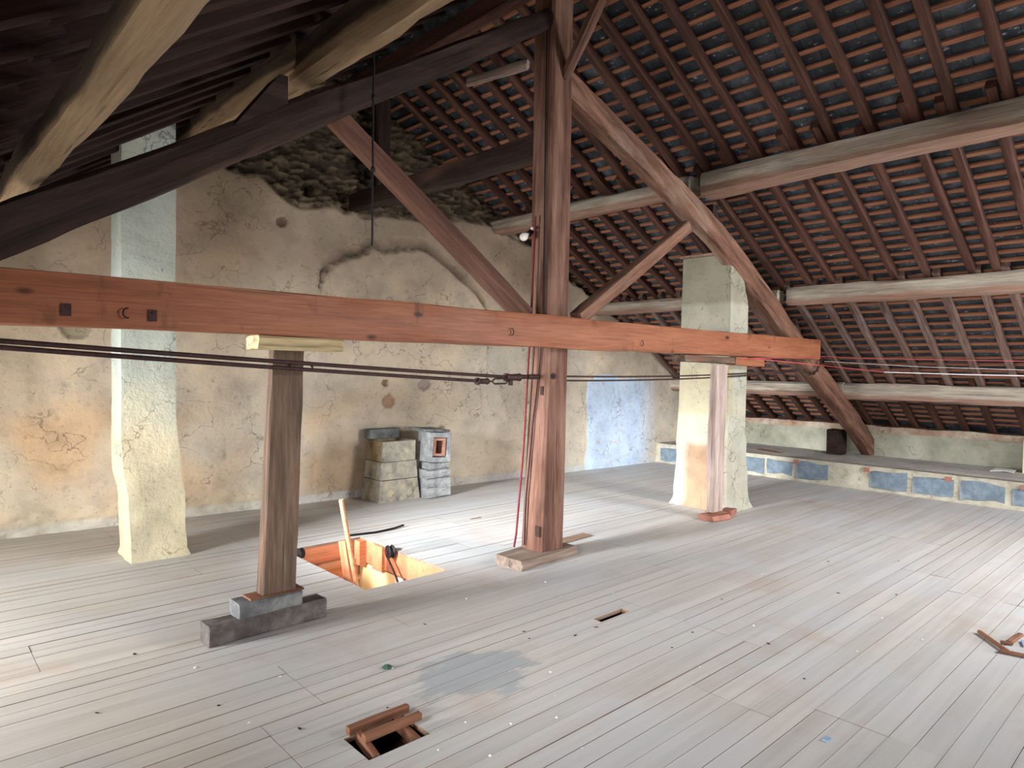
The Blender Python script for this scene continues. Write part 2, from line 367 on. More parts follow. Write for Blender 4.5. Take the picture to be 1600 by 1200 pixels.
# ------------------------------------------------------------------ GABLE WALL (far), skewed plane y = 7.75 - .065 x
def gy(x): return 7.75-.065*x
def interp(pts, x):
    if x <= pts[0][0]: return pts[0][1]
    for (a, za), (b, zb) in zip(pts, pts[1:]):
        if x <= b: return za+(zb-za)*(x-a)/(b-a)
    return pts[-1][1]
RUB = [(-3, 3.0), (1.5, 3.6), (2.5, 3.72), (3.05, 3.78), (3.25, 3.60), (3.55, 3.47), (4.13, 3.50), (5.0, 3.56), (5.3, 3.42), (5.7, 3.66), (6.4, 3.66), (7.1, 3.42), (12, 1)]
ARC = [(3.72, 0), (3.75, 2.55), (3.78, 2.74), (3.95, 2.90), (4.25, 3.02), (4.46, 3.15), (4.62, 3.09), (4.85, 3.17), (5.18, 3.20), (5.40, 3.12), (5.70, 2.91), (6.02, 2.72), (6.25, 2.46), (6.29, 0)]
def c3(r, g, b): return np.array(srgb(r, g, b)[:3])
CR = c3(202, 186, 164); GR = c3(196, 190, 176); OR = c3(206, 164, 118); BR = c3(140, 106, 72); BLU = c3(200, 220, 244); STN = c3(100, 86, 68); DST = c3(58, 50, 42); BL2 = c3(192, 200, 206)
SPOTS = [(4.46, 2.10, .07, .07, c3(96, 80, 62)), (5.06, 2.08, .11, .03, c3(150, 100, 80)), (4.66, 1.43, .045, .05, c3(110, 74, 58)), (5.24, 1.40, .08, .03, c3(150, 140, 134)), (5.52, .78, .06, .05, c3(140, 104, 76)),
         (4.7, 1.18, .10, .02, c3(160, 120, 90)), (5.05, 2.42, .09, .035, c3(150, 132, 106)), (3.30, 3.30, .06, .05, c3(86, 66, 50)), (1.3, 2.05, .16, .03, c3(150, 142, 120)), (3.05, 2.04, .12, .02, c3(170, 150, 110))]
dx = .021; nx = int(15/dx); nzc = int(5.3/dx)
V = []; colr = []; idx = {}; F = []
top = lambda x: (prof(LP, x) if x < 4.1 else prof(RP, x))+.13
vor = noise.voronoi
for i in range(nx+1):
    x = -3+15*i/nx; tz = top(x)
    for j in range(nzc+1):
        z = -.02+5.5*j/nzc
        if z > tz+.03: break
        m1 = nz(x*.7, z*.7, 3); m2 = nz(x*2.1, z*2.1, 9); m3 = nz(x*6, z*6, 1); m4 = nz(x*15, z*15, 2)
        d = .018*m1+.010*m2+.004*m3+.0015*m4
        c = CR*(1+.10*m2+.05*m3)
        u = min(1, max(0, (m1+.15)*1.8)); c = c*(1-u*.6)+GR*u*.6
        if z < 1.5 and x < 4.4:
            o = min(1, max(0, (nz(x*1.3+4, z*1.3, 5)-.02)*3))*.5*min(1, max(0, (1.35+.15*m2-z)*3)); c = c*(1-o)+OR*o
        # upper wall browner: light fall-off towards the roof painted in
        up = min(1, max(0, (z-1.9)/1.0)); c = c*(1-.68*up)+c3(120, 97, 76)*.68*up
        # cast shadow beside the flue blocks, painted in brown
        q = 1-min(1, math.hypot((x-4.0)/.55, (z-.35)/.55)); q = max(0, q)*1.4+.0
        if q > 0: q = min(.8, q); c = c*(1-q)+BR*q
        # base course damp strip
        if z < .10: c = c*.5+BL2*.5; d -= .012
        hb = .28+.12*nz(x*2, 0, 8)
        if x < 3.2 and z < hb:
            k = min(1, (hb-z)*8); dd = nz(x*7, z*16, 4); d += k*.022*dd; c = c*(1-.25*k)+c3(200, 186, 150)*.25*k
        # built-out arch scar, with shadow and soot painted dark above its edge
        if 3.6 < x < 6.4:
            az = interp(ARC, x+.03*m3+.02*m4)+.03*m3+.02*m4
            if z < az:
                d += .055*min(1, (az-z)/.05)*min(1, max(0, (z-1.4)/.9)); c = c*.75+CR*.25
            elif z < az+.16 and z > 2.3:
                k = 1-(z-az)/.16; k *= .55+.9*max(0, nz(x*3, z*3, 7)+.3); k = min(1, k); d -= .05*k; c = c*(1-.75*k)+c3(58, 44, 34)*.75*k
        # rubble stone
        rb = interp(RUB, x)+.10*nz(x*2.2, 0, 2)+.04*m3
        if z > rb:
            dist, pts = vor(Vector((x/.15+.5*m3, z/.042+.9*m3, 0)), distance_metric='DISTANCE', exponent=2.5)
            e = dist[1]-dist[0]; h = noise.cell(Vector((pts[0][0]*3.7, pts[0][1]*3.7, 1)))
            k = min(1, (z-rb)*12)
            jd = max(0, 1-e*4.5)
            d += k*(-.035-.05*jd+.045*(h-.4)+.010*m4)
            cc = STN*(.75+.5*h+.25*m4); cc = cc*(1-.6*jd)+DST*.6*jd
            c = c*(1-k)+cc*k
            if abs(x-3.66) < .075 and abs(z-3.74) < .075: d = -.25; c = c3(60, 48, 42)
        # blue distemper patch
        xl = 8.30+.05*nz(0, z*3, 6); xr = 9.75+.25*nz(0, z*1.2, 4)+.35*(z-.7)*.4
        zt = 1.60+.05*nz(x*3, 0, 3)-(.10 if x < 8.45 else 0)-.12*(x-8.3)*.6
        if xl < x < 10.4 and z < zt:
            k = min(1, (zt-z)*30)*min(1, (x-xl)*40)*(1 if x < xr-.2 else max(0, 1-(x-xr+.2)/.5))
            if k > 0:
                c = c*(1-k*.92)+BLU*k*.92; d += .006*k
                if m4*m3 > .14: c = c*.6+OR*.4
        for sx, sz, sr, sd, sc_ in SPOTS:
            rr = math.hypot(x-sx, z-sz)/sr+.5*m3
            if rr < 1: d -= sd*min(1, (1-rr)*3); c = c*.25+sc_*.75
        # fine pits
        if m4 > .5 and z < rb: d -= .008; c = c*.86
        idx[(i, j)] = len(V); V.append((x, gy(x)-d, z)); colr.append(c)
for (i, j), a in idx.items():
    b = idx.get((i+1, j)); c_ = idx.get((i+1, j+1)); e = idx.get((i, j+1))
    if None not in (b, c_, e): F.append((a, b, c_, e))
# solid back
g = link('wall_far', V, F, 'gable'); me = g.data
ca = me.color_attributes.new('Col', 'FLOAT_COLOR', 'POINT')
arr = np.ones((len(V), 4), dtype=np.float32); arr[:, :3] = np.clip(np.array(colr), 0, 1); ca.data.foreach_set('color', arr.ravel())
me.shade_smooth()
tag(g, 'cream plastered far gable wall with rubble stone top', kind='structure')
# wall thickness behind
pv = [(-3.2, gy(-3.2)+.26, -.3), (12, gy(12)+.26, -.3), (12, gy(12)+.26, .9), (4.1, gy(4.1)+.26, 5.3), (-3.2, gy(-3.2)+.26, .7)]
pv2 = [(x, y+.25, z) for x, y, z in pv]
tag(link('wall_outer', pv+pv2, [(0, 1, 2, 3, 4), (9, 8, 7, 6, 5), (0, 5, 6, 1), (1, 6, 7, 2), (2, 7, 8, 3), (3, 8, 9, 4), (4, 9, 5, 0)], 'stone_old'), kind='structure')

# ------------------------------------------------------------------ other walls (with the daylight openings)
# knee wall right
def strip_wall(x0, x1, y0, y1, z0, z1, mat, name, seg=.12, seed=0):
    V = []; F = []; ny = int((y1-y0)/seg); nzz = max(2, int((z1-z0)/seg))
    for i in range(ny+1):
        for j in range(nzz+1):
            y = y0+(y1-y0)*i/ny; z = z0+(z1-z0)*j/nzz
            V.append((x0+.02*nz(y*1.5+seed, z*2, 0)+.008*nz(y*6, z*6, seed), y, z+(.02*nz(y*2, seed, 3) if j == nzz else 0)))
    for i in range(ny):
        for j in range(nzz):
            a = i*(nzz+1)+j; F.append((a, a+nzz+1, a+nzz+2, a+1))
    n = len(V)
    V += [(x1, y0, z0), (x1, y0, z1), (x1, y1, z0), (x1, y1, z1)]
    F.append((n, n+2, n+3, n+1)); F.append((nzz, ny*(nzz+1)+nzz, n+3, n+1)[::-1])
    return link(name, V, F, mat, None, 60)
tag(strip_wall(11.72, 12.1, Y0, 7.2, .0, .70, 'knee', 'wall_right'), kind='structure')
bc = tag(strip_wall(11.69, 12.1, Y0, 7.2, .70, .80, 'brickcourse', 'trim_3', seg=.06, seed=4), kind='structure')
# left wall and rear gable, openings as real gaps
lw = []
for a, b in ((Y0, -1.6), (.1, 4.4), (5.5, 7.9)): lw.append(box(-3.1, -2.9, a, b, 0, .66))
for a, b in ((-1.6, .1), (4.4, 5.5)): lw.append(box(-3.1, -2.9, a, b, 0, .40))
tag(link('wall_left', *merge(lw), 'knee'), kind='structure')
rb_ = [box(-3.1, 6.5, Y0-.25, Y0, 0, 2.4), box(9.0, 12.1, Y0-.25, Y0, 0, 2.4), box(6.5, 9.0, Y0-.25, Y0, 0, .8), box(6.5, 9.0, Y0-.25, Y0, 2.0, 2.4)]
V, F = merge(rb_); n = len(V)
tri = [(-3.1, .5), (12.1, .5), (4.1, 5.3)]
V += [(x, Y0-.25, z) for x, z in ((-.7, 2.4), (9.4, 2.4), (4.1, 5.35))]+[(x, Y0, z) for x, z in ((-.7, 2.4), (9.4, 2.4), (4.1, 5.35))]
F += [(n, n+1, n+2), (n+5, n+4, n+3), (n, n+3, n+4, n+1)]
tag(link('wall_rear', V, F, 'knee'), kind='structure')
# dormer cheeks and roofs at the two left openings
def dormer(k, ya, yb):
    z1 = 1.72
    parts = []
    for y in (ya-.06, yb):
        parts.append(([(-3.05, y, .40), (-2.95+.0, y, .62), (-1.2, y, 1.72), (-3.05, y, z1), (-3.05, y+.06, .40), (-2.95, y+.06, .62), (-1.2, y+.06, 1.72), (-3.05, y+.06, z1)],
                      [(0, 1, 2, 3), (7, 6, 5, 4), (0, 4, 5, 1), (1, 5, 6, 2), (2, 6, 7, 3), (3, 7, 4, 0)]))
    parts.append(box(-3.1, -1.12, ya-.1, yb+.1, 1.72, 1.78))
    tag(link('window_%d' % k, *merge(parts), 'cream'), kind='structure')
dormer(1, 4.4, 5.5); dormer(2, -1.6, .1)
fr = []
for x in (6.5, 7.72, 8.94): fr.append(box(x, x+.06, Y0-.2, Y0-.12, .8, 2.0))
fr += [box(6.5, 9.0, Y0-.2, Y0-.12, .8, .86), box(6.5, 9.0, Y0-.2, Y0-.12, 1.94, 2.0)]
tag(link('window_3', *merge(fr), 'white'), kind='structure')

# ------------------------------------------------------------------ slates: the roof covering
def slates(name, P, skip=()):
    P = sorted(P, key=lambda q: -q[1]); sgn = 1 if P[-1][0] > P[0][0] else -1
    V = []; F = []; rr = random.Random(3)
    pts = []; x = P[0][0]; end = P[-1][0]+sgn*.25
    step = .133*sgn; k = 0
    while (x-end)*sgn < 0:
        xa, xb = x, x+step*1.25
        za = prof(P, xa)+.145+.0; zb = prof(P, xb)+.128
        y = Y0-.3-(.11 if k % 2 else 0)
        while y < 7.95:
            y2 = y+.22
            if not any(a < (y+y2)/2 < b and x*sgn > lim*sgn for a, b, lim in skip):
                n = len(V); e = rr.uniform(-.003, .003); g = .002
                V += [(xa, y+g, za+e), (xb, y+g, zb+e), (xb, y2-g, zb+e), (xa, y2-g, za+e)]
                V += [(p[0], p[1], p[2]+.006) for p in V[n:n+4]]
                F += [(n, n+1, n+2, n+3), (n+7, n+6, n+5, n+4), (n, n+4, n+5, n+1), (n+1, n+5, n+6, n+2), (n+2, n+6, n+7, n+3), (n+3, n+7, n+4, n)]
            y = y2
        x += step; k += 1
    # underlay closing the roof above the slates
    for (a, za), (b, zb) in zip(P, P[1:]):
        ys = [(Y0-.4, 7.95)]
        for s0, s1, lim in skip:
            if b*sgn > lim*sgn:
                ys = [q for u in ys for q in (((u[0], s0), (s1, u[1])) if u[0] < s0 < u[1] else (u,))]
        lim = skip[0][2] if skip else None
        segs = [((a, za), (b, zb), ys)]
        if lim is not None and a*sgn < lim*sgn < b*sgn:
            zl = za+(zb-za)*(lim-a)/(b-a); segs = [((a, za), (lim, zl), [(Y0-.4, 7.95)]), ((lim, zl), (b, zb), ys)]
        if b == P[-1][0]:
            s = segs[-1]; bb = b+.4*sgn; segs[-1] = (s[0], (bb, zb+(zb-za)/(b-a)*.4*sgn), s[2])
        for (p, zp), (q, zq), yy in segs:
            for u, w in yy:
                n = len(V); V += [(p, u, zp+.17), (q, u, zq+.17), (q, w, zq+.17), (p, w, zp+.17), (p, u, zp+.2), (q, u, zq+.2), (q, w, zq+.2), (p, w, zp+.2)]
                F += [(n, n+1, n+2, n+3), (n+7, n+6, n+5, n+4), (n, n+4, n+5, n+1), (n+1, n+5, n+6, n+2), (n+2, n+6, n+7, n+3), (n+3, n+7, n+4, n)]
    return tag(link(name, V, F, 'slate'), kind='structure')
slates('ceiling', [(4.10, 5.11)]+RP[1:])
slates('ceiling', [(4.10, 5.17)]+LP[1:], skip=((4.4, 5.5, -1.15), (-1.6, .1, -1.15)))

# invented frames for the added roof lights, slates uncut: two on the left slope beside the camera's view, one on the right slope behind it
for k, yc in ((5, 4.95), (6, 2.1)):
    lw2 = [box(-1.02, -.96, yc-.55, yc+.55, 1.82, 1.88), box(-.26, -.20, yc-.55, yc+.55, 2.30, 2.36), box(-1.0, -.22, yc-.55, yc-.49, 2.04, 2.10), box(-1.0, -.22, yc+.49, yc+.55, 2.04, 2.10)]
    tag(link('window_%d' % k, *merge(lw2), 'white'), kind='structure')
rw = []
for (xa, za), (xb, zb), ya, yb in (((6.5, 3.86), (6.56, 3.86), -2.9, -1.5), ((7.86, 3.14), (7.92, 3.14), -2.9, -1.5), ((6.5, 3.86), (7.92, 3.11), -2.94, -2.88), ((6.5, 3.86), (7.92, 3.11), -1.52, -1.46)):
    rw.append(([(x, y, z+h) for (x, z) in ((xa, za), (xb, zb)) for y in (ya, yb) for h in (-.10, -.04)], box(0, 1, 0, 1, 0, 1)[1]))
tag(link('window_4', *merge(rw), 'white'), kind='structure')
# ------------------------------------------------------------------ battens
def battens(P, side, sgn, n, yskip=None):
    P = sorted(P, key=lambda q: -q[1])
    protos = []
    for k in range(4):
        v, f = beam_geo(11.2, .042, .024, ch=.003, rough=.003, seg=.35, seed=50+k)
        me = link('tiling_batten', v, f, 'batten', None, 38); protos.append(me.data); bpy.data.objects.remove(me)
    for i in range(n):
        x = P[0][0]+sgn*(.10+.143*i) if i < 17 else x+sgn*.1325; z = prof(P, x)+.105
        o = bpy.data.objects.new('tiling_batten', protos[(i*7) % 4]); COL.objects.link(o)
        sl = math.atan2(prof(P, x+.05)-prof(P, x-.05), .1)
        o.matrix_basis = Matrix.Translation((x+random.uniform(-.006, .006), -3.6, z)) @ Matrix.Rotation(-sl, 4, 'Y') @ Matrix.Rotation(math.pi/2, 4, 'Z')
        tag(o, '%s thin tiling batten down from the ridge, %s roof slope' % (words_ord(i+1), side), 'batten', 'tiling battens on the %s slope' % side)
battens(RP, 'right', 1, 56); battens(LP, 'left', -1, 34)

# ------------------------------------------------------------------ rafters
def rafters(P0, P1, ys, e0, e1, side, where, w=.075, h=.088, seed=0, sgn=1):
    """P0 upper, P1 lower (x,z of underside); e0/e1 overrun beyond the purlins"""
    protos = {}
    for i, y in enumerate(ys):
        d = Vector((P1[0]-P0[0], 0, P1[1]-P0[1])); L = d.length; d.normalize()
        r = random.Random(seed*100+i)
        a = e0[i] if isinstance(e0, list) else e0; b = e1[i] if isinstance(e1, list) else e1
        key = (round(a, 2), round(b, 2), i % 3)
        p0 = Vector((P0[0], y, P0[1]))-d*a; p1 = Vector((P1[0], y+r.uniform(-.02, .02), P1[1]))+d*b
        n = Vector((-d.z, 0, d.x))*(1 if sgn > 0 else -1)*h/2
        if n.z < 0: n = -n
        if key not in protos:
            v, f = beam_geo(L+a+b, w, h, ch=.008, rough=.005, seg=.2, seed=seed*10+i % 3, sway=.02)
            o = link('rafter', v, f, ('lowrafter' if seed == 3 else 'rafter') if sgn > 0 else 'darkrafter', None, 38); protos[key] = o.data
        else:
            o = bpy.data.objects.new('rafter', protos[key]); COL.objects.link(o)
        o.matrix_basis = frame(p0+n, p1+n)
        tag(o, '%s rafter counted from far gable, %s, %s roof slope' % (words_ord(i+1), where, side), 'rafter', 'rafters %s on the %s slope' % (where, side))
UY = [7.0, 6.67, 6.33, 6.0, 5.67, 5.33, 5.0, 4.67, 4.33, 4.0, 3.663, 3.362, 3.007, 2.672, 2.325, 1.944, 1.666, 1.303, .97, .63]
rn = random.Random(11)
MY = [y+.085+rn.uniform(-.01, .015) for y in UY]
LY = [y+.02+rn.uniform(-.02, .02) for y in UY]
BY = [y+.09+rn.uniform(-.015, .015) for y in UY]
def alt(n, lo, hi, p, s): q = random.Random(s); return [q.uniform(lo, hi) if q.random() < p else .06 for _ in range(n)]
rafters(RP[0], RP[1], UY, .0, alt(20, .15, .3, .5, 1), 'right', 'between ridge and top purlin', seed=1)
rafters(RP[1], RP[2], MY, alt(20, .16, .34, .85, 2), .06, 'right', 'between top and middle purlins', seed=2)
rafters(RP[2], RP[3], [y-.02 for y in MY], [.0]*20, .06, 'right', 'between middle and lowest purlins', seed=3) if False else rafters(RP[2], RP[3], LY, .06, alt(20, .1, .2, .5, 3), 'right', 'between middle and lowest purlins', seed=3)
rafters(RP[3], RP[4], BY, alt(20, .05, .12, .6, 4), .12, 'right', 'below the lowest purlin', seed=4)
LU = [7.2, 6.85, 6.5, 6.17, 5.83, 5.45, 5.1, 4.77, 4.45, 4.15, 3.82, 3.5, 3.17, 2.85, 2.5, 2.15, 1.8, 1.45, 1.1]
rafters(LP[0], LP[1], LU, 0, .06, 'left', 'between ridge and upper purlin', seed=5, sgn=-1)
rafters(LP[1], LP[2], [y+.08 for y in LU], alt(19, .1, .25, .4, 6), .06, 'left', 'between upper and lower purlins', seed=6, sgn=-1)
rafters(LP[2], (-.6, prof(LP, -.6)), [y for y in LU], .06, 0, 'left', 'below the lower purlin', seed=7, sgn=-1)

# ------------------------------------------------------------------ purlins and ridge
def purlin(x, zt, w, h, ya, yb, label, seed, mat='purlin', dz=(0, 0), roll=0, bow=None, rough=.014):
    o = beam('purlin', (x, ya, zt-h/2+dz[0]), (x, yb, zt-h/2+dz[1]), w, h, mat, roll=roll, ch=.035, rough=rough, seg=.18, seed=seed, bow=bow, sway=.04)
    return tag(o, label, 'roof beam')
purlin(6.54, 3.80, .24, .25, 4.02, Y0, 'thick top purlin of the right slope, grey faced, in front of truss', 1, bow=[(0, -.02), (.3, .02), (.6, .0), (1, 0)])
purlin(6.46, 3.77, .20, .20, 7.4, 4.12, 'top purlin of the right slope, far length between truss and gable', 2)
purlin(8.60, 2.73, .26, .22, 4.00, Y0, 'middle purlin of the right slope, pale grey, in front of truss', 3)
purlin(8.52, 2.71, .20, .18, 7.3, 4.10, 'middle purlin of the right slope, far length behind square pillar', 4)
purlin(10.60, 1.50, .22, .24, 4.10, Y0, 'lowest purlin of the right slope, in front of truss foot', 5, roll=.1)
purlin(10.56, 1.50, .20, .22, 7.2, 4.05, 'lowest purlin of the right slope, far length towards gable', 6)
purlin(11.9, .84, .14, .07, 7.2, 3.3, 'flat wall plate under rafter feet, on low right wall', 7, mat='rafter', rough=.006)
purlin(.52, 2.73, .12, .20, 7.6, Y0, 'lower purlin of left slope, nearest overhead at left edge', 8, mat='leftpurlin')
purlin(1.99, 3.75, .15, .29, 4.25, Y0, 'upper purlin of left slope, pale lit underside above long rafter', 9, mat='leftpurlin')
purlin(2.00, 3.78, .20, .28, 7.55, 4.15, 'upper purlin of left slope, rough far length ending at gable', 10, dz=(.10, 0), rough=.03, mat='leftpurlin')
o = beam('ridge_beam', (4.10, 7.4, 4.98), (4.10, Y0, 4.98), .14, .2, 'rafter', seed=12, ch=.02); tag(o, 'dark ridge beam at the roof peak over king post', 'roof beam')
o = beam('ridge_tie_beam', (4.22, 7.5, 3.66), (4.18, 4.20, 3.58), .16, .22, 'darkoak', seed=13, ch=.02, sway=.03); tag(o, 'horizontal beam from king post back into far gable wall', 'beam')
o = beam('gable_post', (4.44, 7.24, 3.79), (4.44, 7.24, 4.95), .2, .14, 'darkoak', seed=14); tag(o, 'short dark upright post against rubble stone under ridge', 'post')
o = beam('ridge_brace', (4.26, 4.0, 4.15), (4.16, 3.30, 4.9), .07, .09, 'strut', seed=15); tag(o, 'slender brace rising from king post towards ridge and camera', 'brace')

# ------------------------------------------------------------------ truss
bowR = []
def pr_bow(L0, L1, mids):
    return mids
# right principal: bowed, seen lying on its back up to the king post
PR0 = Vector((4.30, 4.11, 4.17)); PR1 = Vector((12.02, 4.11, .22))
LR = (PR1-PR0).length
mid_line = [(4.30, 4.17), (6.0, 3.55), (6.94, 3.18), (8.2, 2.48), (9.0, 2.0), (9.8, 1.55), (11.38, .68), (12.02, .22)]
bow = []
dR = (PR1-PR0).normalized(); nR = Vector((-dR.z, 0, dR.x)); nR = nR if nR.z > 0 else -nR
for x, z in mid_line:
    q = Vector((x, 4.11, z))-PR0; bow.append((min(1, max(0, q.dot(dR)/LR)), q.dot(nR)))
bow[0] = (0, bow[0][1]); bow[-1] = (1, bow[-1][1])
o = beam('principal_rafter', PR0, PR1, .2, .22, 'principal', h1=.30, bow=bow, ch=.03, rough=.012, seg=.15, seed=21)
tag(o, 'heavy sloping truss timber from king post down to right ledge', 'beam')
# left principal
PL0 = Vector((4.12, 4.11, 4.62)); PL1 = Vector((-2.7, 4.11, .30))
o = beam('principal_rafter', PL0, PL1, .2, .155, 'darkoak', h1=.30, ch=.03, rough=.012, seg=.15, seed=22, bow=[(0, 0), (.3, .0), (.55, .015), (.8, .01), (1, 0)])
tag(o, 'heavy dark sloping truss timber from king post down to left edge', 'beam')
# king post
kp = empty('king_post', (4.2, 4.12, 0)); tag(kp, 'tall reddish square king post on a low timber block, centre', 'post')
rings = []
nk = 34
for i in range(nk+1):
    z = .085+(4.95-.085)*i/nk
    t = min(1, z/1.7); xa = 4.035+(4.10-4.035)*t; xb = 4.335+(4.36-4.335)*t; ya = 3.995; yb = 4.25+(4.22-4.25)*t
    if z > 2.08: xa -= .0; yb = 4.24
    r = []
    for k, (u, v_) in enumerate(sect(xb-xa, yb-ya, .022)):
        e = 1+.05*(nz(z*1.2, k*1.3, 2)*.6+nz(z*5, k*2.1, 4)*.3)
        r.append(((xa+xb)/2+u*e-4.2, (ya+yb)/2+v_*e-4.12, z))
    rings.append(r)
V, F = loft(rings)
# vertices expressed with length along local x for the grain: rotate mesh
Vr = [(z, y, -x) for x, y, z in V]
sh = link('post_shaft', Vr, F, 'king', kp, 38); sh.matrix_basis = Matrix.Rotation(-math.pi/2, 4, 'Y')
# mortise slot and notch (dark recess frames) on the left face
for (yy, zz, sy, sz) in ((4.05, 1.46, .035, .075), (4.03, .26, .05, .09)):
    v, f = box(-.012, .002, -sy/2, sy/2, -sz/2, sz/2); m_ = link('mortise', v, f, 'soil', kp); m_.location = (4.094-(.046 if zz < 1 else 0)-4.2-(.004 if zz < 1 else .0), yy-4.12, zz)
# tie beam
tb = beam('tie_beam', (-2.75, 3.925, 1.95), (9.21, 3.925, 1.955), .135, .262, 'tie', ch=.008, rough=.004, seg=.3, seed=31)
tag(tb, 'long orange pine tie beam crossing the attic at head height', 'beam')
for (x, z) in ((.62, 1.90), (1.0, 1.895)):
    v, f = merge([box(-.02, .02, -.004, .004, -.03, .03), lathe_geo((0, -.004, .015), (0, -1, 0), [(0, .006), (.004, .006), (.005, .003)], 8)])
    b = link('metal_tag', v, f, 'iron', None); b.parent = tb; b.matrix_parent_inverse = tb.matrix_basis.inverted(); b.matrix_basis = Matrix.Translation((x, 3.853, z))
    b['label'] = 'small grey metal plate'
def hook(x, z, s=1):
    p = [Vector((x+0.02*s*math.sin(a), 3.85-.012, z+.025*s*math.cos(a))) for a in [math.pi*(-.1+1.15*i/8) for i in range(9)]]
    h_ = tube('hook', p, .004, 'black', None, 6); h_.parent = tb; h_.matrix_parent_inverse = tb.matrix_basis.inverted(); h_['label'] = 'black bent hook'
hook(.88, 1.90, -1); hook(3.53, 1.93); hook(5.2, 1.90, 1)
# struts
o = beam('strut', (2.13, 4.11, 3.315), (3.92, 4.11, 2.09), .11, .135, 'strut', w1=.13, h1=.15, seed=41, ch=.012, rough=.006); tag(o, 'diagonal strut from left truss timber down to tie beam', 'strut')
o = beam('strut', (6.32, 4.11, 3.20), (4.58, 4.11, 2.10), .11, .14, 'principal', w1=.13, h1=.13, seed=42, ch=.012, rough=.006); tag(o, 'diagonal strut from right truss timber down to king post', 'strut')
# cleats that stop the purlins sliding
def cleat(x, z, sgn, label, y=4.11, s=1):
    v = []
    for yy in (-.09, .09):
        v += [(0, yy, 0), (sgn*.34*s, yy, -.20*s), (sgn*.05*s, yy, .20*s), (0, yy, .20*s)]
    f = [(0, 1, 2, 3), (7, 6, 5, 4), (0, 4, 5, 1), (1, 5, 6, 2), (2, 6, 7, 3), (3, 7, 4, 0)]
    o = link('cleat', v, f, 'darkoak'); o.location = (x, y, z); return tag(o, label, 'wood block')
cleat(1.80, 3.22, -1, 'wedge shaped block on left truss timber holding upper purlin')
cleat(6.70, 3.36, 1, 'small wedge block on right truss timber below top purlin', s=.7)
cleat(8.80, 2.22, 1, 'small wedge block on right truss timber below middle purlin', s=.7)
o = rough_box('foot_block', (11.25, 4.42, .31), (.30, .22, .42), 'darkoak', rot=.1, seed=44); tag(o, 'dark timber block behind the foot of right truss timber', 'wood block')
o = beam('timber_offcut', (4.63, 5.80, 4.75), (4.72, 4.95, 4.70), .05, .10, 'palepost', seed=45); tag(o, 'pale broken board nailed under rafters near ridge', 'board')

# ------------------------------------------------------------------ props under the tie beam
pp = empty('prop_post', (1.80, 4.07, .23)); tag(pp, 'grey brown plank post on stacked concrete blocks, left foreground', 'post')
rings = []
for i in range(19):
    t = i/18; z = .235+(1.738-.235)*t; xa = 1.658+.055*t; xb = 1.876+.044*t; ya = 4.02; yb = 4.12-.03*t
    rings.append([((xa+xb)/2+u+.006*nz(z*4, k, 1)-1.8, (ya+yb)/2+v_+.004*nz(z*6, k, 3)-4.07, z-.23) for k, (u, v_) in enumerate(sect(xb-xa, yb-ya, .008))])
V, F = loft(rings); sh = link('plank', [(z, y, -x) for x, y, z in V], F, 'greypost', pp, 38); sh.matrix_basis = Matrix.Rotation(-math.pi/2, 4, 'Y')
nl = tube('bent_nail', [(.02, -.06, 1.40), (.04, -.075, 1.425), (.09, -.08, 1.44), (.14, -.075, 1.43), (.17, -.06, 1.405)], .007, 'strut', pp, 6); nl['label'] = 'small curved handle'
o = beam('bearing_pad', (1.575, 3.985, 1.779), (2.12, 3.985, 1.779), .19, .078, 'padwood', seed=51, ch=.015); tag(o, 'pale timber pad between left plank post and tie beam', 'wood block')
o = rough_box('concrete_block', (1.71, 4.08, 0), (.74, .15, .125), 'darkconcrete', seed=52, rot=.02); tag(o, 'long dark concrete block on floor under left plank post', 'block')
o = rough_box('concrete_block', (1.71, 4.075, .126), (.40, .15, .094), 'concrete', seed=53, rot=.03); tag(o, 'short grey concrete block, upper of two under left plank post', 'block')
o = rough_box('timber_wedge', (1.75, 4.07, .221), (.34, .12, .013), 'stick', seed=54, ch=.003, rough=.002, rot=.04); tag(o, 'thin dark wood wedge between concrete block and plank post', 'wood block')
o = beam('base_block', (3.735, 4.05, .042), (4.46, 4.10, .040), .30, .082, 'basewood', seed=55, ch=.01); tag(o, 'low dusty timber block under the king post', 'wood block')
o = beam('prop_post', (6.775, 3.965, .08), (6.80, 3.965, 1.715), .21, .085, 'palepost', seed=56, ch=.008, roll=math.pi/2 if False else 0); tag(o, 'pale plank post leaning by the right square pillar', 'post')
o = beam('bearing_pad', (5.98, 3.95, 1.775), (6.98, 3.95, 1.770), .15, .07, 'greypost', seed=57, ch=.008); tag(o, 'dark timber pad under tie beam above pale plank post', 'wood block')
o = beam('bearing_pad', (6.99, 3.93, 1.765), (7.66, 3.93, 1.755), .13, .085, 'tie', seed=58, ch=.008); tag(o, 'short orange timber pad with pale end, under tie beam', 'wood block')
o = rough_box('brick', (6.72, 3.93, 0), (.30, .20, .06), 'redbrick', seed=59, rot=-.15); tag(o, 'orange brick under pale plank post, left one', 'brick')
o = rough_box('brick', (7.03, 3.95, 0), (.26, .14, .065), 'redbrick', seed=60, rot=.25); tag(o, 'orange brick beside pale plank post, right one', 'brick')
o = rough_box('brick', (6.80, 3.96, .06), (.14, .16, .02), 'redbrick', seed=61, rot=0); tag(o, 'thin brick piece directly under pale plank post foot', 'brick')

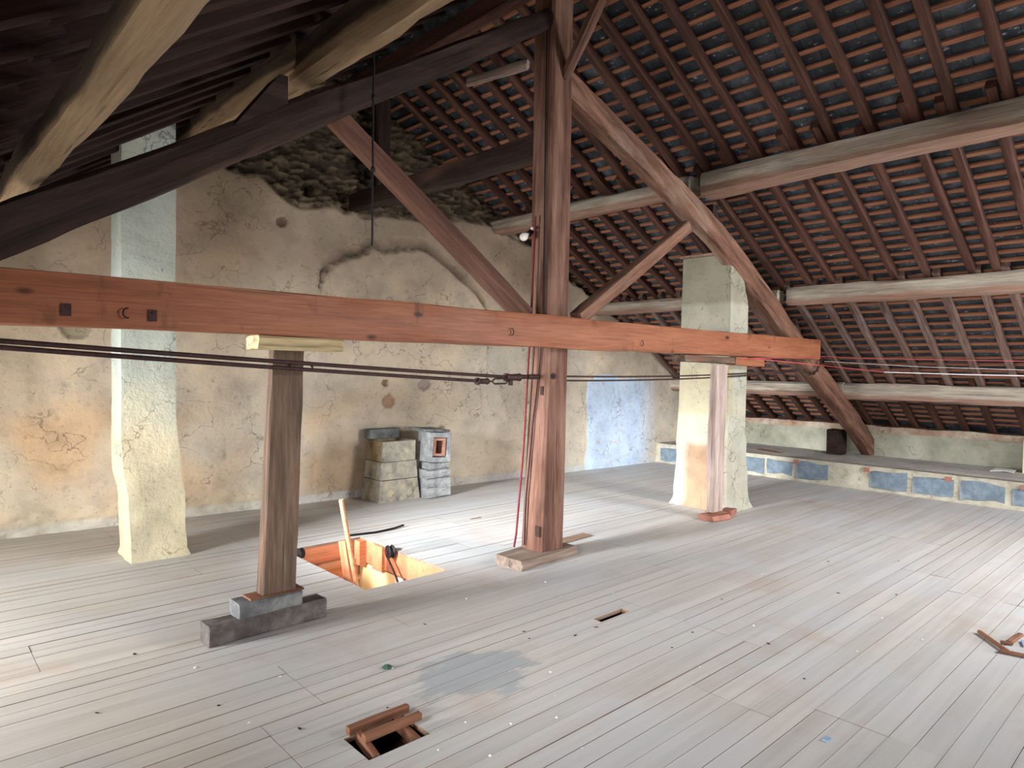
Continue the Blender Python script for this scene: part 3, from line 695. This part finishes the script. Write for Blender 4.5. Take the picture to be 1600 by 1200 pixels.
# ------------------------------------------------------------------ chimney pillars
def pillar(name, sections, colf, label, lean=None):
    """sections: z -> (xa, xb, ya, yb)"""
    V = []; F = []; colr = []; rings = []
    z0 = sections[0][0]; z1 = sections[-1][0]; n = int((z1-z0)/.06); nu = 7
    for i in range(n+1):
        z = z0+(z1-z0)*i/n
        for a, b in zip(sections, sections[1:]):
            if a[0] <= z <= b[0]+1e-6:
                t = (z-a[0])/(b[0]-a[0]); q = [a[k]+(b[k]-a[k])*t for k in range(1, 5)]; break
        xa, xb, ya, yb = q; r = []
        per = [(xa+(xb-xa)*k/nu, ya) for k in range(nu)]+[(xb, ya+(yb-ya)*k/nu) for k in range(nu)]+[(xb-(xb-xa)*k/nu, yb) for k in range(nu)]+[(xa, yb-(yb-ya)*k/nu) for k in range(nu)]
        cx, cy = (xa+xb)/2, (ya+yb)/2; low = max(.35, min(1, 1.6-z))
        for k, (x, y) in enumerate(per):
            corner = (k % nu == 0)
            e = .016*low*nz(x*3.1, y*3.1, z*3.1)+.010*low*nz(x*9, y*9, z*9)-(.008 if corner else 0)
            d = Vector((x-cx, y-cy)); d.normalize()
            r.append((x+d.x*e, y+d.y*e, z)); colr.append(colf(x, y, z, nz(x*2, y*2, z*2), nz(x*7, y*7, z*7)))
        rings.append(r)
    V, F = loft(rings)
    o = link(name, V, F, 'pillar_col', None, 40)
    ca = o.data.color_attributes.new('Col', 'FLOAT_COLOR', 'POINT'); arr = np.ones((len(V), 4), dtype=np.float32); arr[:, :3] = np.clip(np.array(colr), 0, 1)
    ca.data.foreach_set('color', arr.ravel())
    return tag(o, label, 'pillar')
def colL(x, y, z, a, b):
    c = c3(198, 188, 160)*(1+.08*b); k = min(1, max(0, (z-1.0)/.6+a)); c = c*(1-k)+c3(176, 182, 172)*k*(1+.08*b); return c
pillar('chimney_stack', [(0, 1.425, 1.895, 6.10, 6.58), (.06, 1.435, 1.872, 6.14, 6.55), (.55, 1.42, 1.862, 6.15, 6.54), (.75, 1.375, 1.83, 6.15, 6.53), (1.05, 1.362, 1.80, 6.16, 6.52), (1.15, 1.362, 1.79, 6.16, 6.50), (3.4, 1.362, 1.785, 6.16, 6.50), (3.72, 1.362, 1.785, 6.16, 6.50)], colL,
       'pale square chimney pillar bulging at the foot, on the left')
def colR(x, y, z, a, b):
    c = c3(176, 171, 154)*(1+.08*b)
    k = min(1, max(0, a*2.5+.3)); c = c*(1-k*.6)+c3(172, 174, 160)*k*.6
    if x < 7.3 and 1.1 < z < 1.75: c = c*.6+c3(170, 150, 104)*.4
    if z < .74 and x < 7.23 and 4.12 < y < 4.60: c = c3(168, 138, 112)*(1+.25*b)
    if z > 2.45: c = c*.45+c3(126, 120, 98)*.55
    return c
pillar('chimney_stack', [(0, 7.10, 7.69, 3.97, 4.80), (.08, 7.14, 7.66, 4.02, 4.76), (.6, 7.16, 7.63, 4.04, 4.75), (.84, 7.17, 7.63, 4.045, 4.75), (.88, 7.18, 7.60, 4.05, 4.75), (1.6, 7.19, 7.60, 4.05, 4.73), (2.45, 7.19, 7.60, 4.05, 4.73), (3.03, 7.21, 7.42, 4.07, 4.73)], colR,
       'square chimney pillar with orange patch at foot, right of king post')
o = rough_box('capping_board', (7.38, 4.5, 3.02), (.46, .46, .03), 'dusty_board', seed=63, ch=.004, rough=.003); tag(o, 'thin board lying on top of right square pillar', 'board')

# ------------------------------------------------------------------ ledge on the right
led = empty('concrete_ledge', (10.1, 1.8, 0)); tag(led, 'low concrete ledge faced with blue grey blocks along right wall', 'ledge')
V = []; F = []; n = 100
for i in range(n+1):
    y = Y0+(7.12-Y0)*i/n
    a = .02*nz(y*2, 1, 0)
    for (x, z) in ((10.08+a, 0), (10.10+a, .04), (10.115, .30), (10.10+a, .342+.006*nz(y*4, 0, 2)), (10.22, .345), (10.9, .33), (11.72, .31)): V.append((x-10.1, y-1.8, z))
for i in range(n):
    for j in range(6):
        a = i*7+j; F.append((a, a+1, a+8, a+7))
F.append(tuple(range(6, -1, -1))); F.append(tuple(n*7+k for k in range(7)))
link('ledge_body', V, F, 'mortar', led, 40)
V = []; F = []
for i in range(n+1):
    y = Y0+(7.10-Y0)*i/n
    for x, z in ((10.17+.04*nz(y*1.7, 4, 1), .348), (10.6, .342), (11.2, .329), (11.70, .316)): V.append((x-10.1, y-1.8, z+.004+.002*nz(y*3, x*3, 0)))
for i in range(n):
    for j in range(3):
        a = i*4+j; F.append((a, a+1, a+5, a+4))
link('screed_top', V, F, 'ledgetop', led, 40)
y = 7.0; k = 0; br = random.Random(2)
while y > .6:
    L = br.choice([.40, .44, .47])
    if not (4.0 < y < 4.2):
        b = rough_box('block', (10.105-10.1+.02, y-L/2-1.8, .045), (L, .07, .235 if k % 4 != 2 else .20), 'blueblock', led, rot=math.pi/2, ch=.02, rough=.012, seed=70+k)
    y -= L+br.uniform(.04, .08); k += 1
for yy in (4.55, 3.55, 2.55, 1.75):
    rough_box('brick_insert', (10.105-10.1, yy-1.8, .262), (.07, .05, .055), 'redbrick', led, rot=math.pi/2, ch=.006, seed=90)
# second small return at the gable
o = rough_box('pale_block', (11.45, 1.72, .32), (.5, .5, .46), 'paleblock', seed=91, rot=0); tag(o, 'pale stone block standing on ledge at right edge', 'block')
v = [(0, 0, 0), (.42, .02, .002), (.44, -.22, .004), (.04, -.25, .002), (.1, -.12, .006), (0, 0, .006), (.42, .02, .008), (.44, -.22, .010), (.04, -.25, .008), (.1, -.12, .012)]
o = link('paper_sheet', v, [(0, 1, 2, 3, 4), (9, 8, 7, 6, 5), (0, 5, 6, 1), (1, 6, 7, 2), (2, 7, 8, 3), (3, 8, 9, 4), (4, 9, 5, 0)], 'paper'); o.location = (10.95, 2.28, .345); tag(o, 'torn white sheet lying on ledge beside pale block', 'paper')
o = rough_box('scrap_board', (10.55, 5.2, .352), (.5, .12, .012), 'stick', seed=92, rot=1.2, ch=.003, rough=.002); tag(o, 'dark scrap board on ledge behind square pillar', 'board')

# ------------------------------------------------------------------ flue blocks at the gable
st = empty('flue_stub', (4.6, 7.15, 0)); tag(st, 'broken block chimney stub with open top against gable wall', 'chimney stub')
def tapered(x0, x1, y0, y1, z0, z1, dx, mat, name, parent, off, seed=0):
    V = []; F = []; rings = []
    for i in range(6):
        t = i/5; z = z0+(z1-z0)*t; a = dx*(1-t)
        xs0, xs1, ys0, ys1 = x0-a, x1+a*.6, y0-a*.5, y1
        r = []
        for k, (u, w) in enumerate(sect(xs1-xs0, ys1-ys0, .02)):
            e = 1+.03*nz(z*9+seed, k*2, seed); r.append(((xs0+xs1)/2+u*e-off[0], (ys0+ys1)/2+w*e-off[1], z))
        rings.append(r)
    V, F = loft(rings); return link(name, V, F, mat, parent, 38)
tapered(4.32, 4.86, 6.98, 7.40, 0, .26, .04, 'sandblock', 'block', st, (4.6, 7.15), 1)
tapered(4.34, 4.85, 6.99, 7.40, .27, .48, .02, 'sandblock', 'block', st, (4.6, 7.15), 2)
# open top course: four walls around a black flue
for (a, b, c, d) in ((4.36, 4.84, 7.0, 7.06), (4.36, 4.42, 7.06, 7.40), (4.78, 4.84, 7.06, 7.40), (4.36, 4.84, 7.34, 7.42)):
    tapered(a, b, c, d, .485, .73, 0, 'sandblock' if a > 4.4 or c < 7.03 else 'stone_old', 'flue_wall', st, (4.6, 7.15), 3)
tapered(4.34, 4.80, 7.30, 7.43, .74, .86, 0, 'concrete', 'back_slab', st, (4.6, 7.15), 4)
zz = 0
for k, (hh, ox, r) in enumerate(((.125, 0, .02), (.115, .01, -.03), (.12, -.012, .04), (.085, .01, 0))):
    L = .36 if k < 3 else .30
    v, f = beam_geo(L, .26, hh-.004, ch=.02, rough=.012, seg=.05, seed=100+k)
    v = [(x-L/2, y*(1+.10*(.5-(z/hh))), z+hh/2) for x, y, z in v]
    o = link('flue_block', v, f, 'paleconcrete', None, 38); o.location = (5.08+ox, 6.98, zz+.002); o.rotation_euler = (0, 0, r)
    tag(o, ['bottom grey block of the small stack at gable wall', 'second grey block up in small stack at gable wall', 'third grey block up in small stack at gable wall', 'topmost solid block of stack, just under hollow block'][k], 'block', 'grey blocks stacked at the gable'); zz += hh
hb = empty('hollow_flue_block', (5.07, 6.95, zz+.005)); tag(hb, 'hollow square flue block set on end on top of stack', 'block')
hb.rotation_euler = (0, .07, .0)
s = .15; hh = .37
parts = [box(-.16, .17, -.12, .14, 0, .06), box(-.16, .17, -.12, .14, hh-.06, hh), box(-.16, -.11, -.12, .14, .06, hh-.06), box(.12, .17, -.12, .14, .06, hh-.06)]
link('block_shell', *merge(parts), 'paleconcrete', hb)
link('flue_back', *box(-.11, .12, .10, .135, .06, hh-.06), 'soil', hb)
lin = [box(-.09, .10, -.10, .10, .075, .105), box(-.09, .10, -.10, .10, .27, .30), box(-.09, -.05, -.10, .10, .105, .27), box(.07, .10, -.10, .10, .105, .27)]
ln = link('terracotta_liner', *merge(lin), 'terracotta', hb); ln['label'] = 'pink terracotta inner liner'
o = rough_box('slate_cap', (5.03, 7.0, zz+.39), (.36, .36, .035), 'concrete', seed=111, tilt=.06, ch=.006, rough=.004); tag(o, 'thin dark slab lying on top of hollow flue block', 'slab')

# ------------------------------------------------------------------ hatch and stairwell
ht = empty('floor_hatch', (2.93, 5.0, 0)); tag(ht, 'orange board lined floor hatch between left and king posts', 'hatch')
def hpart(name, a, b, c, d, e, f_, mat='hatch', label=None):
    v, f = box(a-2.93, b-2.93, c-5, d-5, e, f_); o = link(name, v, f, mat, ht)
    if label: o['label'] = label
    return o
hpart('side_board', 2.535, 2.558, 4.30, 5.75, -.22, -.003); hpart('side_board', 3.312, 3.335, 4.30, 5.75, -.22, -.003)
hpart('end_board', 2.558, 3.312, 4.305, 4.328, -.20, -.003); hpart('end_board', 2.558, 3.312, 5.722, 5.745, -.18, -.003)
hpart('corner_post', 3.24, 3.311, 5.60, 5.70, -.24, -.012); hpart('stop_board', 3.285, 3.311, 5.28, 5.45, -.24, -.006)
hpart('cross_rail', 2.56, 3.31, 5.66, 5.72, -.235, -.185, 'pole')
hpart('lower_board', 2.56, 3.31, 5.745, 5.765, -.60, -.19)
# stair well room below
rb = [box(2.3, 3.7, 4.1, 6.0, -2.72, -2.70)]
tag(link('floor_lower', *merge(rb), 'dusty_board'), kind='structure')
tag(link('wall_stairwell', *merge([box(2.28, 2.33, 4.05, 6.0, -2.72, -.3), box(2.3, 3.75, 4.02, 4.07, -2.72, -.3), box(2.3, 3.75, 5.98, 6.03, -2.72, -.3), box(3.40, 3.75, 4.05, 6.0, -2.72, -.3)]), 'white'), kind='structure')
dl = empty('hatch_leaf', (3.345, 5.62, -.24)); tag(dl, 'cream painted trap door leaf hanging open below the hatch', 'trap door')
v, f = box(-.02, .02, -.50, .12, -.95, 0); link('leaf_panel', v, f, 'cream', dl)
v, f = box(-.030, .02, -.70, -.52, -.95, 0); link('leaf_batten', v, f, 'white', dl)
# pole and ladder
P0 = (2.76, 5.0, -.55); P1 = (2.70, 5.02, .54)
v, f = tube_geo([Vector((2.93, 4.90, -.75)).lerp(Vector((2.715, 5.0, .545)), t/10) for t in range(11)], lambda t: .020, 12)
o = link('wooden_pole', v, f, 'pole', None, 50); tag(o, 'round wooden pole leaning upright out of the floor hatch', 'pole')
la = empty('ladder', (2.85, 5.1, -.3)); tag(la, 'wooden ladder with tan rails standing inside floor hatch', 'ladder')
for k, (xa, ya, h0) in enumerate(((2.80, 5.12, .17), (2.84, 5.22, .17))):
    b = beam('rail', (xa+.13-2.85, ya-.28-5.1, -1.6+.3), (xa-2.85, ya-5.1, h0*.98+.3-.0) if k == 0 else (xa+.03-2.85, ya-5.1, .12+.3), .03, .075, 'pole' if k == 0 else 'hatch', la, seed=120+k, ch=.004, rough=.001)
for k in range(4):
    beam('rung', (2.83-2.85+.02*k, 5.06-5.1-.05*k, -.18-.28*k+.3), (2.98-2.85+.02*k, 5.16-5.1-.05*k, -.18-.28*k+.3), .05, .022, 'pole', la, seed=125, ch=.003, rough=.001)
pu = empty('pulley', (3.27, 5.12, -.01)); tag(pu, 'black round pulley with hanging strap on hatch side', 'pulley')
v, f = lathe_geo((0, 0, 0), (1, -.15, 0), [(-.03, .02), (-.03, .055), (-.02, .062), (-.008, .050), (.008, .050), (.02, .062), (.03, .055), (.03, .02)], 24); link('wheel', v, f, 'black', pu, 40)
v, f = lathe_geo((-.035, 0, 0), (1, -.15, 0), [(-.01, .014), (.0, .016), (.01, .016)], 12); link('axle', v, f, 'iron', pu, 40)
v, f = tube_geo([(-.035, -.02, -.05), (-.03, -.08, -.12), (-.03, -.15, -.19), (-.025, -.18, -.25), (-.025, -.185, -.42)], .010, 6); link('strap', v, f, 'iron', pu, 50)
pu2 = empty('pulley', (2.60, 5.50, .015)); tag(pu2, 'small black pulley at left corner of hatch behind plank post', 'pulley')
v, f = lathe_geo((0, 0, 0), (1, .2, 0), [(-.02, .015), (-.02, .045), (0, .038), (.02, .045), (.02, .015)], 20); link('wheel', v, f, 'black', pu2, 40)
link('bracket', *box(-.03, .03, -.02, .07, -.04, -.01), 'iron', pu2)
o = tube('crowbar', [(3.22, 5.80, .012), (3.50, 5.74, .012), (3.72, 5.76, .014), (3.86, 5.80, .018)], .011, 'black'); tag(o, 'thin black bar lying on boards behind hatch', 'bar')

# ------------------------------------------------------------------ tie rods with turnbuckle
def rod(pts, r, label, n=8):
    o = tube('tie_rod', pts, r, 'iron', None, n); return tag(o, label, 'iron rod')
def sag(a, b, s, n=14):
    a = Vector(a); b = Vector(b); return [a.lerp(b, i/n)-Vector((0, 0, s*4*(i/n)*(1-i/n))) for i in range(n+1)]
rod(sag((-2.75, 3.60, 1.93), (3.66, 4.03, 1.577), .02), .0125, 'upper of two iron rods running left from king post')
rod(sag((-2.75, 3.60, 1.921), (3.36, 4.03, 1.545), .02), .0125, 'lower of two iron rods running left from king post')
rod(sag((4.34, 4.06, 1.583), (8.85, 3.97, 1.69), .035), .008, 'upper of two iron rods running right from king post')
rod(sag((4.34, 4.06, 1.545), (8.78, 3.97, 1.665), .035), .008, 'lower of two iron rods running right from king post')
tbk = empty('turnbuckle', (3.55, 4.03, 1.56)); tag(tbk, 'rusty iron turnbuckle and couplings beside the king post', 'iron fitting')
def cyl(c, ax, prof_, name, n=12): v, f = lathe_geo(c, ax, prof_, n); return link(name, v, f, 'iron', tbk, 40)
cyl((-.21, 0, -.018), (1, 0, 0), [(0, .014), (0, .028), (.02, .030), (.03, .022), (.10, .022), (.11, .027), (.125, .020)], 'coupling')
cyl((.09, 0, .014), (1, 0, 0), [(0, .014), (0, .034), (.03, .034), (.035, .026), (.15, .030), (.16, .034), (.175, .018)], 'coupling')
v, f = tube_geo([(-.09, 0, -.018), (-.05, 0, -.018), (-.02, 0, .002), (.08, 0, .004)], .007); link('link_bar', v, f, 'iron', tbk, 50)
v, f = tube_geo([(-.09, 0, -.018), (-.05, 0, -.018), (-.02, 0, -.038), (.10, 0, -.036), (.12, 0, -.02)], .007); link('link_bar', v, f, 'iron', tbk, 50)
cyl((.15, 0, -.04), (0, 0, 1), [(-.012, .02), (.03, .02)], 'coupling')
cyl((.26, .03, .018), (1, .12, 0), [(0, .012), (0, .02), (.09, .02), (.10, .01), (.12, .01), (.12, .022), (.26, .022)], 'link_bar')
v, f = lathe_geo((4.16, 3.995, 1.585), (0, -1, 0), [(0, .028), (.012, .028), (.014, .014), (.03, .014), (.032, .002)], 8); o = link('bolt', v, f, 'iron', None, 40); tag(o, 'dark bolt head on front face of king post', 'bolt')
# chain wrapped at the right principal
ch = empty('chain', (8.95, 3.97, 1.70)); tag(ch, 'dark chain looped round right truss timber holding the rods', 'chain')
for k in range(9):
    t = k/8; c = Vector((.0+.5*t, -.02-.015*math.sin(t*math.pi), -.03-.06*math.sin(t*math.pi)+.13*t*t)); a = Vector((.08*(1-t)+.06, 0, .05*t)).normalized()
    b = Vector((0, 1, 0)) if k % 2 else Vector((0, 0, 1)).cross(a).cross(a).normalized() if False else (Vector((0, 1, 0)) if k % 2 else Vector((0, 0, 1)))
    pts = [c+a*.038*math.cos(2*math.pi*q/12)+b*.022*math.sin(2*math.pi*q/12) for q in range(13)]
    v, f = tube_geo(pts, .008, 6); link('chain_link', v, f, 'iron', ch, 50)

# ------------------------------------------------------------------ cables, bulb, strings
o = tube('cable', [(4.045, 4.125, 2.95), (4.05, 4.13, 2.88), (4.045, 4.155, 2.11), (4.045, 4.18, 1.73), (4.03, 4.21, .96), (4.005, 4.26, .2), (3.99, 4.27, .085)], .009, 'redcable'); tag(o, 'dark red cable running down the left side of king post', 'cable')
o = tube('cable', [(4.085, 4.06, 4.6), (4.085, 4.055, 3.4), (4.082, 4.048, 2.98), (4.085, 4.048, 2.10), (4.08, 4.07, 1.73), (4.06, 4.12, 1.24), (4.025, 4.165, .52), (4.02, 4.17, .12)], .006, 'black'); tag(o, 'thin black cable down the left face of king post', 'cable')
bl = empty('light_bulb', (4.02, 4.19, 2.80)); tag(bl, 'unlit white round light bulb fixed to king post', 'light bulb')
v, f = lathe_geo((0, 0, 0), (-.6, -.1, -.35), [(-.02, .010), (0, .014), (.02, .022), (.04, .032), (.06, .036), (.08, .032), (.095, .018), (.10, .002)], 18); link('glass_globe', v, f, 'bulb', bl, 60)
v, f = lathe_geo((.02, 0, .012), (-.6, -.1, -.35), [(-.04, .02), (-.02, .024), (.015, .022), (.02, .014)], 14); link('lamp_holder', v, f, 'black', bl, 40)
v, f = lathe_geo((.04, -.03, .05), (-1, -.3, 0), [(0, .014), (.02, .016), (.03, .010), (.032, .002)], 12); link('porcelain_button', v, f, 'bulb', bl, 50)
pts = [Vector((2.29+.006*nz(t*9, 0, 0), 3.84+.006*nz(0, t*9, 0), 4.25-1.82*t)) for t in [i/24 for i in range(25)]]
wc = tube('hanging_wire', pts, .007, 'black'); tag(wc, 'long black wire hanging straight down from left roof slope', 'wire')
for zt in (3.38, 2.92):
    v, f = lathe_geo((2.292, 3.84, zt), (0, 0, 1), [(-.02, .008), (-.01, .016), (.01, .015), (.02, .008)], 10); link('knot', v, f, 'black', wc, 50)
# strings: pole position from the tie beam end towards the right
o = tube('string', [(7.0, 3.82, 1.79), (9.2, 3.80, 1.865), (9.25, 3.3, 1.84), (9.3, 1.2, 1.80)], .0035, 'redstring', None, 6)
tag(o, 'thin red string from tie beam end level to the right', 'string')
o = tube('string', [(7.2, 3.80, 1.80), (8.6, 3.6, 1.74), (8.5, 2.82, 1.665)], .005, 'redstring', None, 6); tag(o, 'thicker red string sloping down right from tie beam', 'string')
o = tube('string', [(8.5, 2.82, 1.665), (8.5, 2.0, 1.650), (8.5, 1.2, 1.645)], .006, 'whitestring', None, 6); tag(o, 'white rope tied to red string, running to right edge', 'string')
o = tube('string', [(9.2, 3.80, 1.80), (9.1, 2.6, 1.735), (9.0, 1.2, 1.70)], .003, 'whitestring', None, 6); tag(o, 'thin white string between red string and white rope', 'string')

# ------------------------------------------------------------------ the two slats over the near floor opening
def slat(a, b, w, h, label, seed, mat='stick'):
    o = beam('board_scrap', a, b, w, h, mat, seed=seed, ch=.004, rough=.003, seg=.05); return tag(o, label, 'board')
slat((1.485, 2.655, .022), (1.80, 2.655, .022), .035, .035, 'farther brown slat lying across near floor opening', 130)
slat((1.50, 2.545, .03), (1.79, 2.535, .035), .035, .035, 'nearer brown slat lying across near floor opening', 131)
slat((1.50, 2.44, -.02), (1.53, 2.64, -.01), .03, .05, 'short crosspiece under slats, left side of near opening', 132)
slat((1.72, 2.44, -.03), (1.73, 2.64, -.02), .03, .05, 'short crosspiece under slats, right side of near opening', 133)
for k, (x, y, r) in enumerate(((1.63, 2.50, .022), (1.66, 2.495, .02), (1.60, 2.51, .018))):
    v, f = lathe_geo((x, y, -.14), (0, 0, 1), [(0, r*.7), (.02, r*1.1), (.05, r), (.07, r*.4)], 7); o = link('rubble_piece', v, f, ['crumb', 'plastic', 'concrete'][k], None, 60)
    tag(o, ['white rubble lump inside near floor opening', 'bluish rubble lump inside near floor opening', 'grey rubble lump inside near floor opening'][k], 'rubble')
# scraps at right edge
slat((5.09, 1.09, .014), (4.86, .90, .014), .022, .02, 'long thin brown stick on floor near right edge', 134)
slat((4.84, .93, .012), (4.87, .80, .012), .03, .018, 'short brown stick at end of long stick, right edge', 135)
slat((5.03, .92, .012), (5.24, .90, .012), .03, .02, 'brown slat with open corner at right edge of floor', 136)
slat((5.02, .90, .012), (5.00, .96, .012), .02, .018, 'tiny brown cross slat at right edge of floor', 137)
v, f = box(-.05, .05, -.03, .03, 0, .012); o = link('plastic_scrap', v, f, 'plastic'); o.location = (5.10, .84, 0); o.rotation_euler = (0, 0, .3); tag(o, 'blue grey plastic scrap beside slats at right edge', 'scrap')
# crumbs and small litter
crb = random.Random(9)
V, F = lathe_geo((0, 0, 0), (0, 0, 1), [(0, .008), (.003, .012), (.007, .009), (.010, .003)], 6); proto = None
spots = [(1.95, 2.40), (2.10, 2.25), (1.86, 2.12), (1.72, 2.30), (2.62, 2.50), (2.75, 2.95), (1.20, 3.05), (2.0, 3.1), (2.45, 2.30), (2.3, 2.15), (3.2, 2.9), (4.1, 2.1), (3.0, 3.7), (3.55, 3.3), (3.7, 3.6), (2.2, 1.9), (3.3, 2.0), (4.7, 1.3), (4.9, 1.6), (4.2, 1.5), (3.9, 3.1), (5.2, 2.6), (1.5, 3.4), (1.2, 3.8)]
for k, (x, y) in enumerate(spots):
    if proto is None: proto = link('plaster_crumb', V, F, 'crumb', None); o = proto
    else: o = proto.copy(); COL.objects.link(o)
    o.location = (x, y, .001); s_ = crb.uniform(.3, .75); o.scale = (s_*crb.uniform(.8, 1.6), s_, s_*.8); o.rotation_euler = (0, 0, crb.uniform(0, 6))
    tag(o, 'small white plaster crumb lying on the pale floorboards', 'crumb', 'white plaster crumbs on the floor')
proto = None
spots = [(1.0, 4.2), (.7, 3.6), (1.35, 2.85), (1.75, 2.75), (2.9, 3.0), (3.1, 2.75), (3.3, 2.75), (2.85, 2.9), (4.4, 2.5), (5.2, 2.0), (3.9, 1.9), (3.7, 2.3), (1.15, 3.3), (6.0, 2.4), (2.5, 3.5), (3.4, 2.25), (5.5, 1.7), (6.5, 2.0), (3.6, 1.55)]
for k, (x, y) in enumerate(spots):
    if proto is None:
        V, F = lathe_geo((0, 0, 0), (0, 0, 1), [(0, .006), (.002, .010), (.004, .006)], 6); proto = link('dirt_chip', V, F, 'soil', None); o = proto
    else: o = proto.copy(); COL.objects.link(o)
    o.location = (x, y, .001); o.scale = (crb.uniform(.5, 2), crb.uniform(.4, .9), 1); o.rotation_euler = (0, 0, crb.uniform(0, 6))
    tag(o, 'tiny dark wood chip lying on the pale floorboards', 'chip', 'dark wood chips on the floor')
v, f = lathe_geo((0, 0, 0), (0, 0, 1), [(0, .02), (.006, .03), (.014, .02), (.02, .004)], 7); o = link('green_scrap', v, f, 'green'); o.location = (1.98, 3.12, .001); tag(o, 'dark green scrap on floorboards above near opening', 'scrap')
v, f = box(-.02, .02, -.012, .012, 0, .004); o = link('blue_scrap', v, f, 'plastic'); o.location = (3.08, 1.22, .001); tag(o, 'pale blue paint fleck on board joint, bottom right', 'scrap')
# step patch of darker boards next to the king post
o = rough_box('loose_board', (4.86, 4.35, .002), (.42, .10, .014), 'dusty_board', seed=140, rot=.05, ch=.003, rough=.002); tag(o, 'short grey board on floor right of king post', 'board')
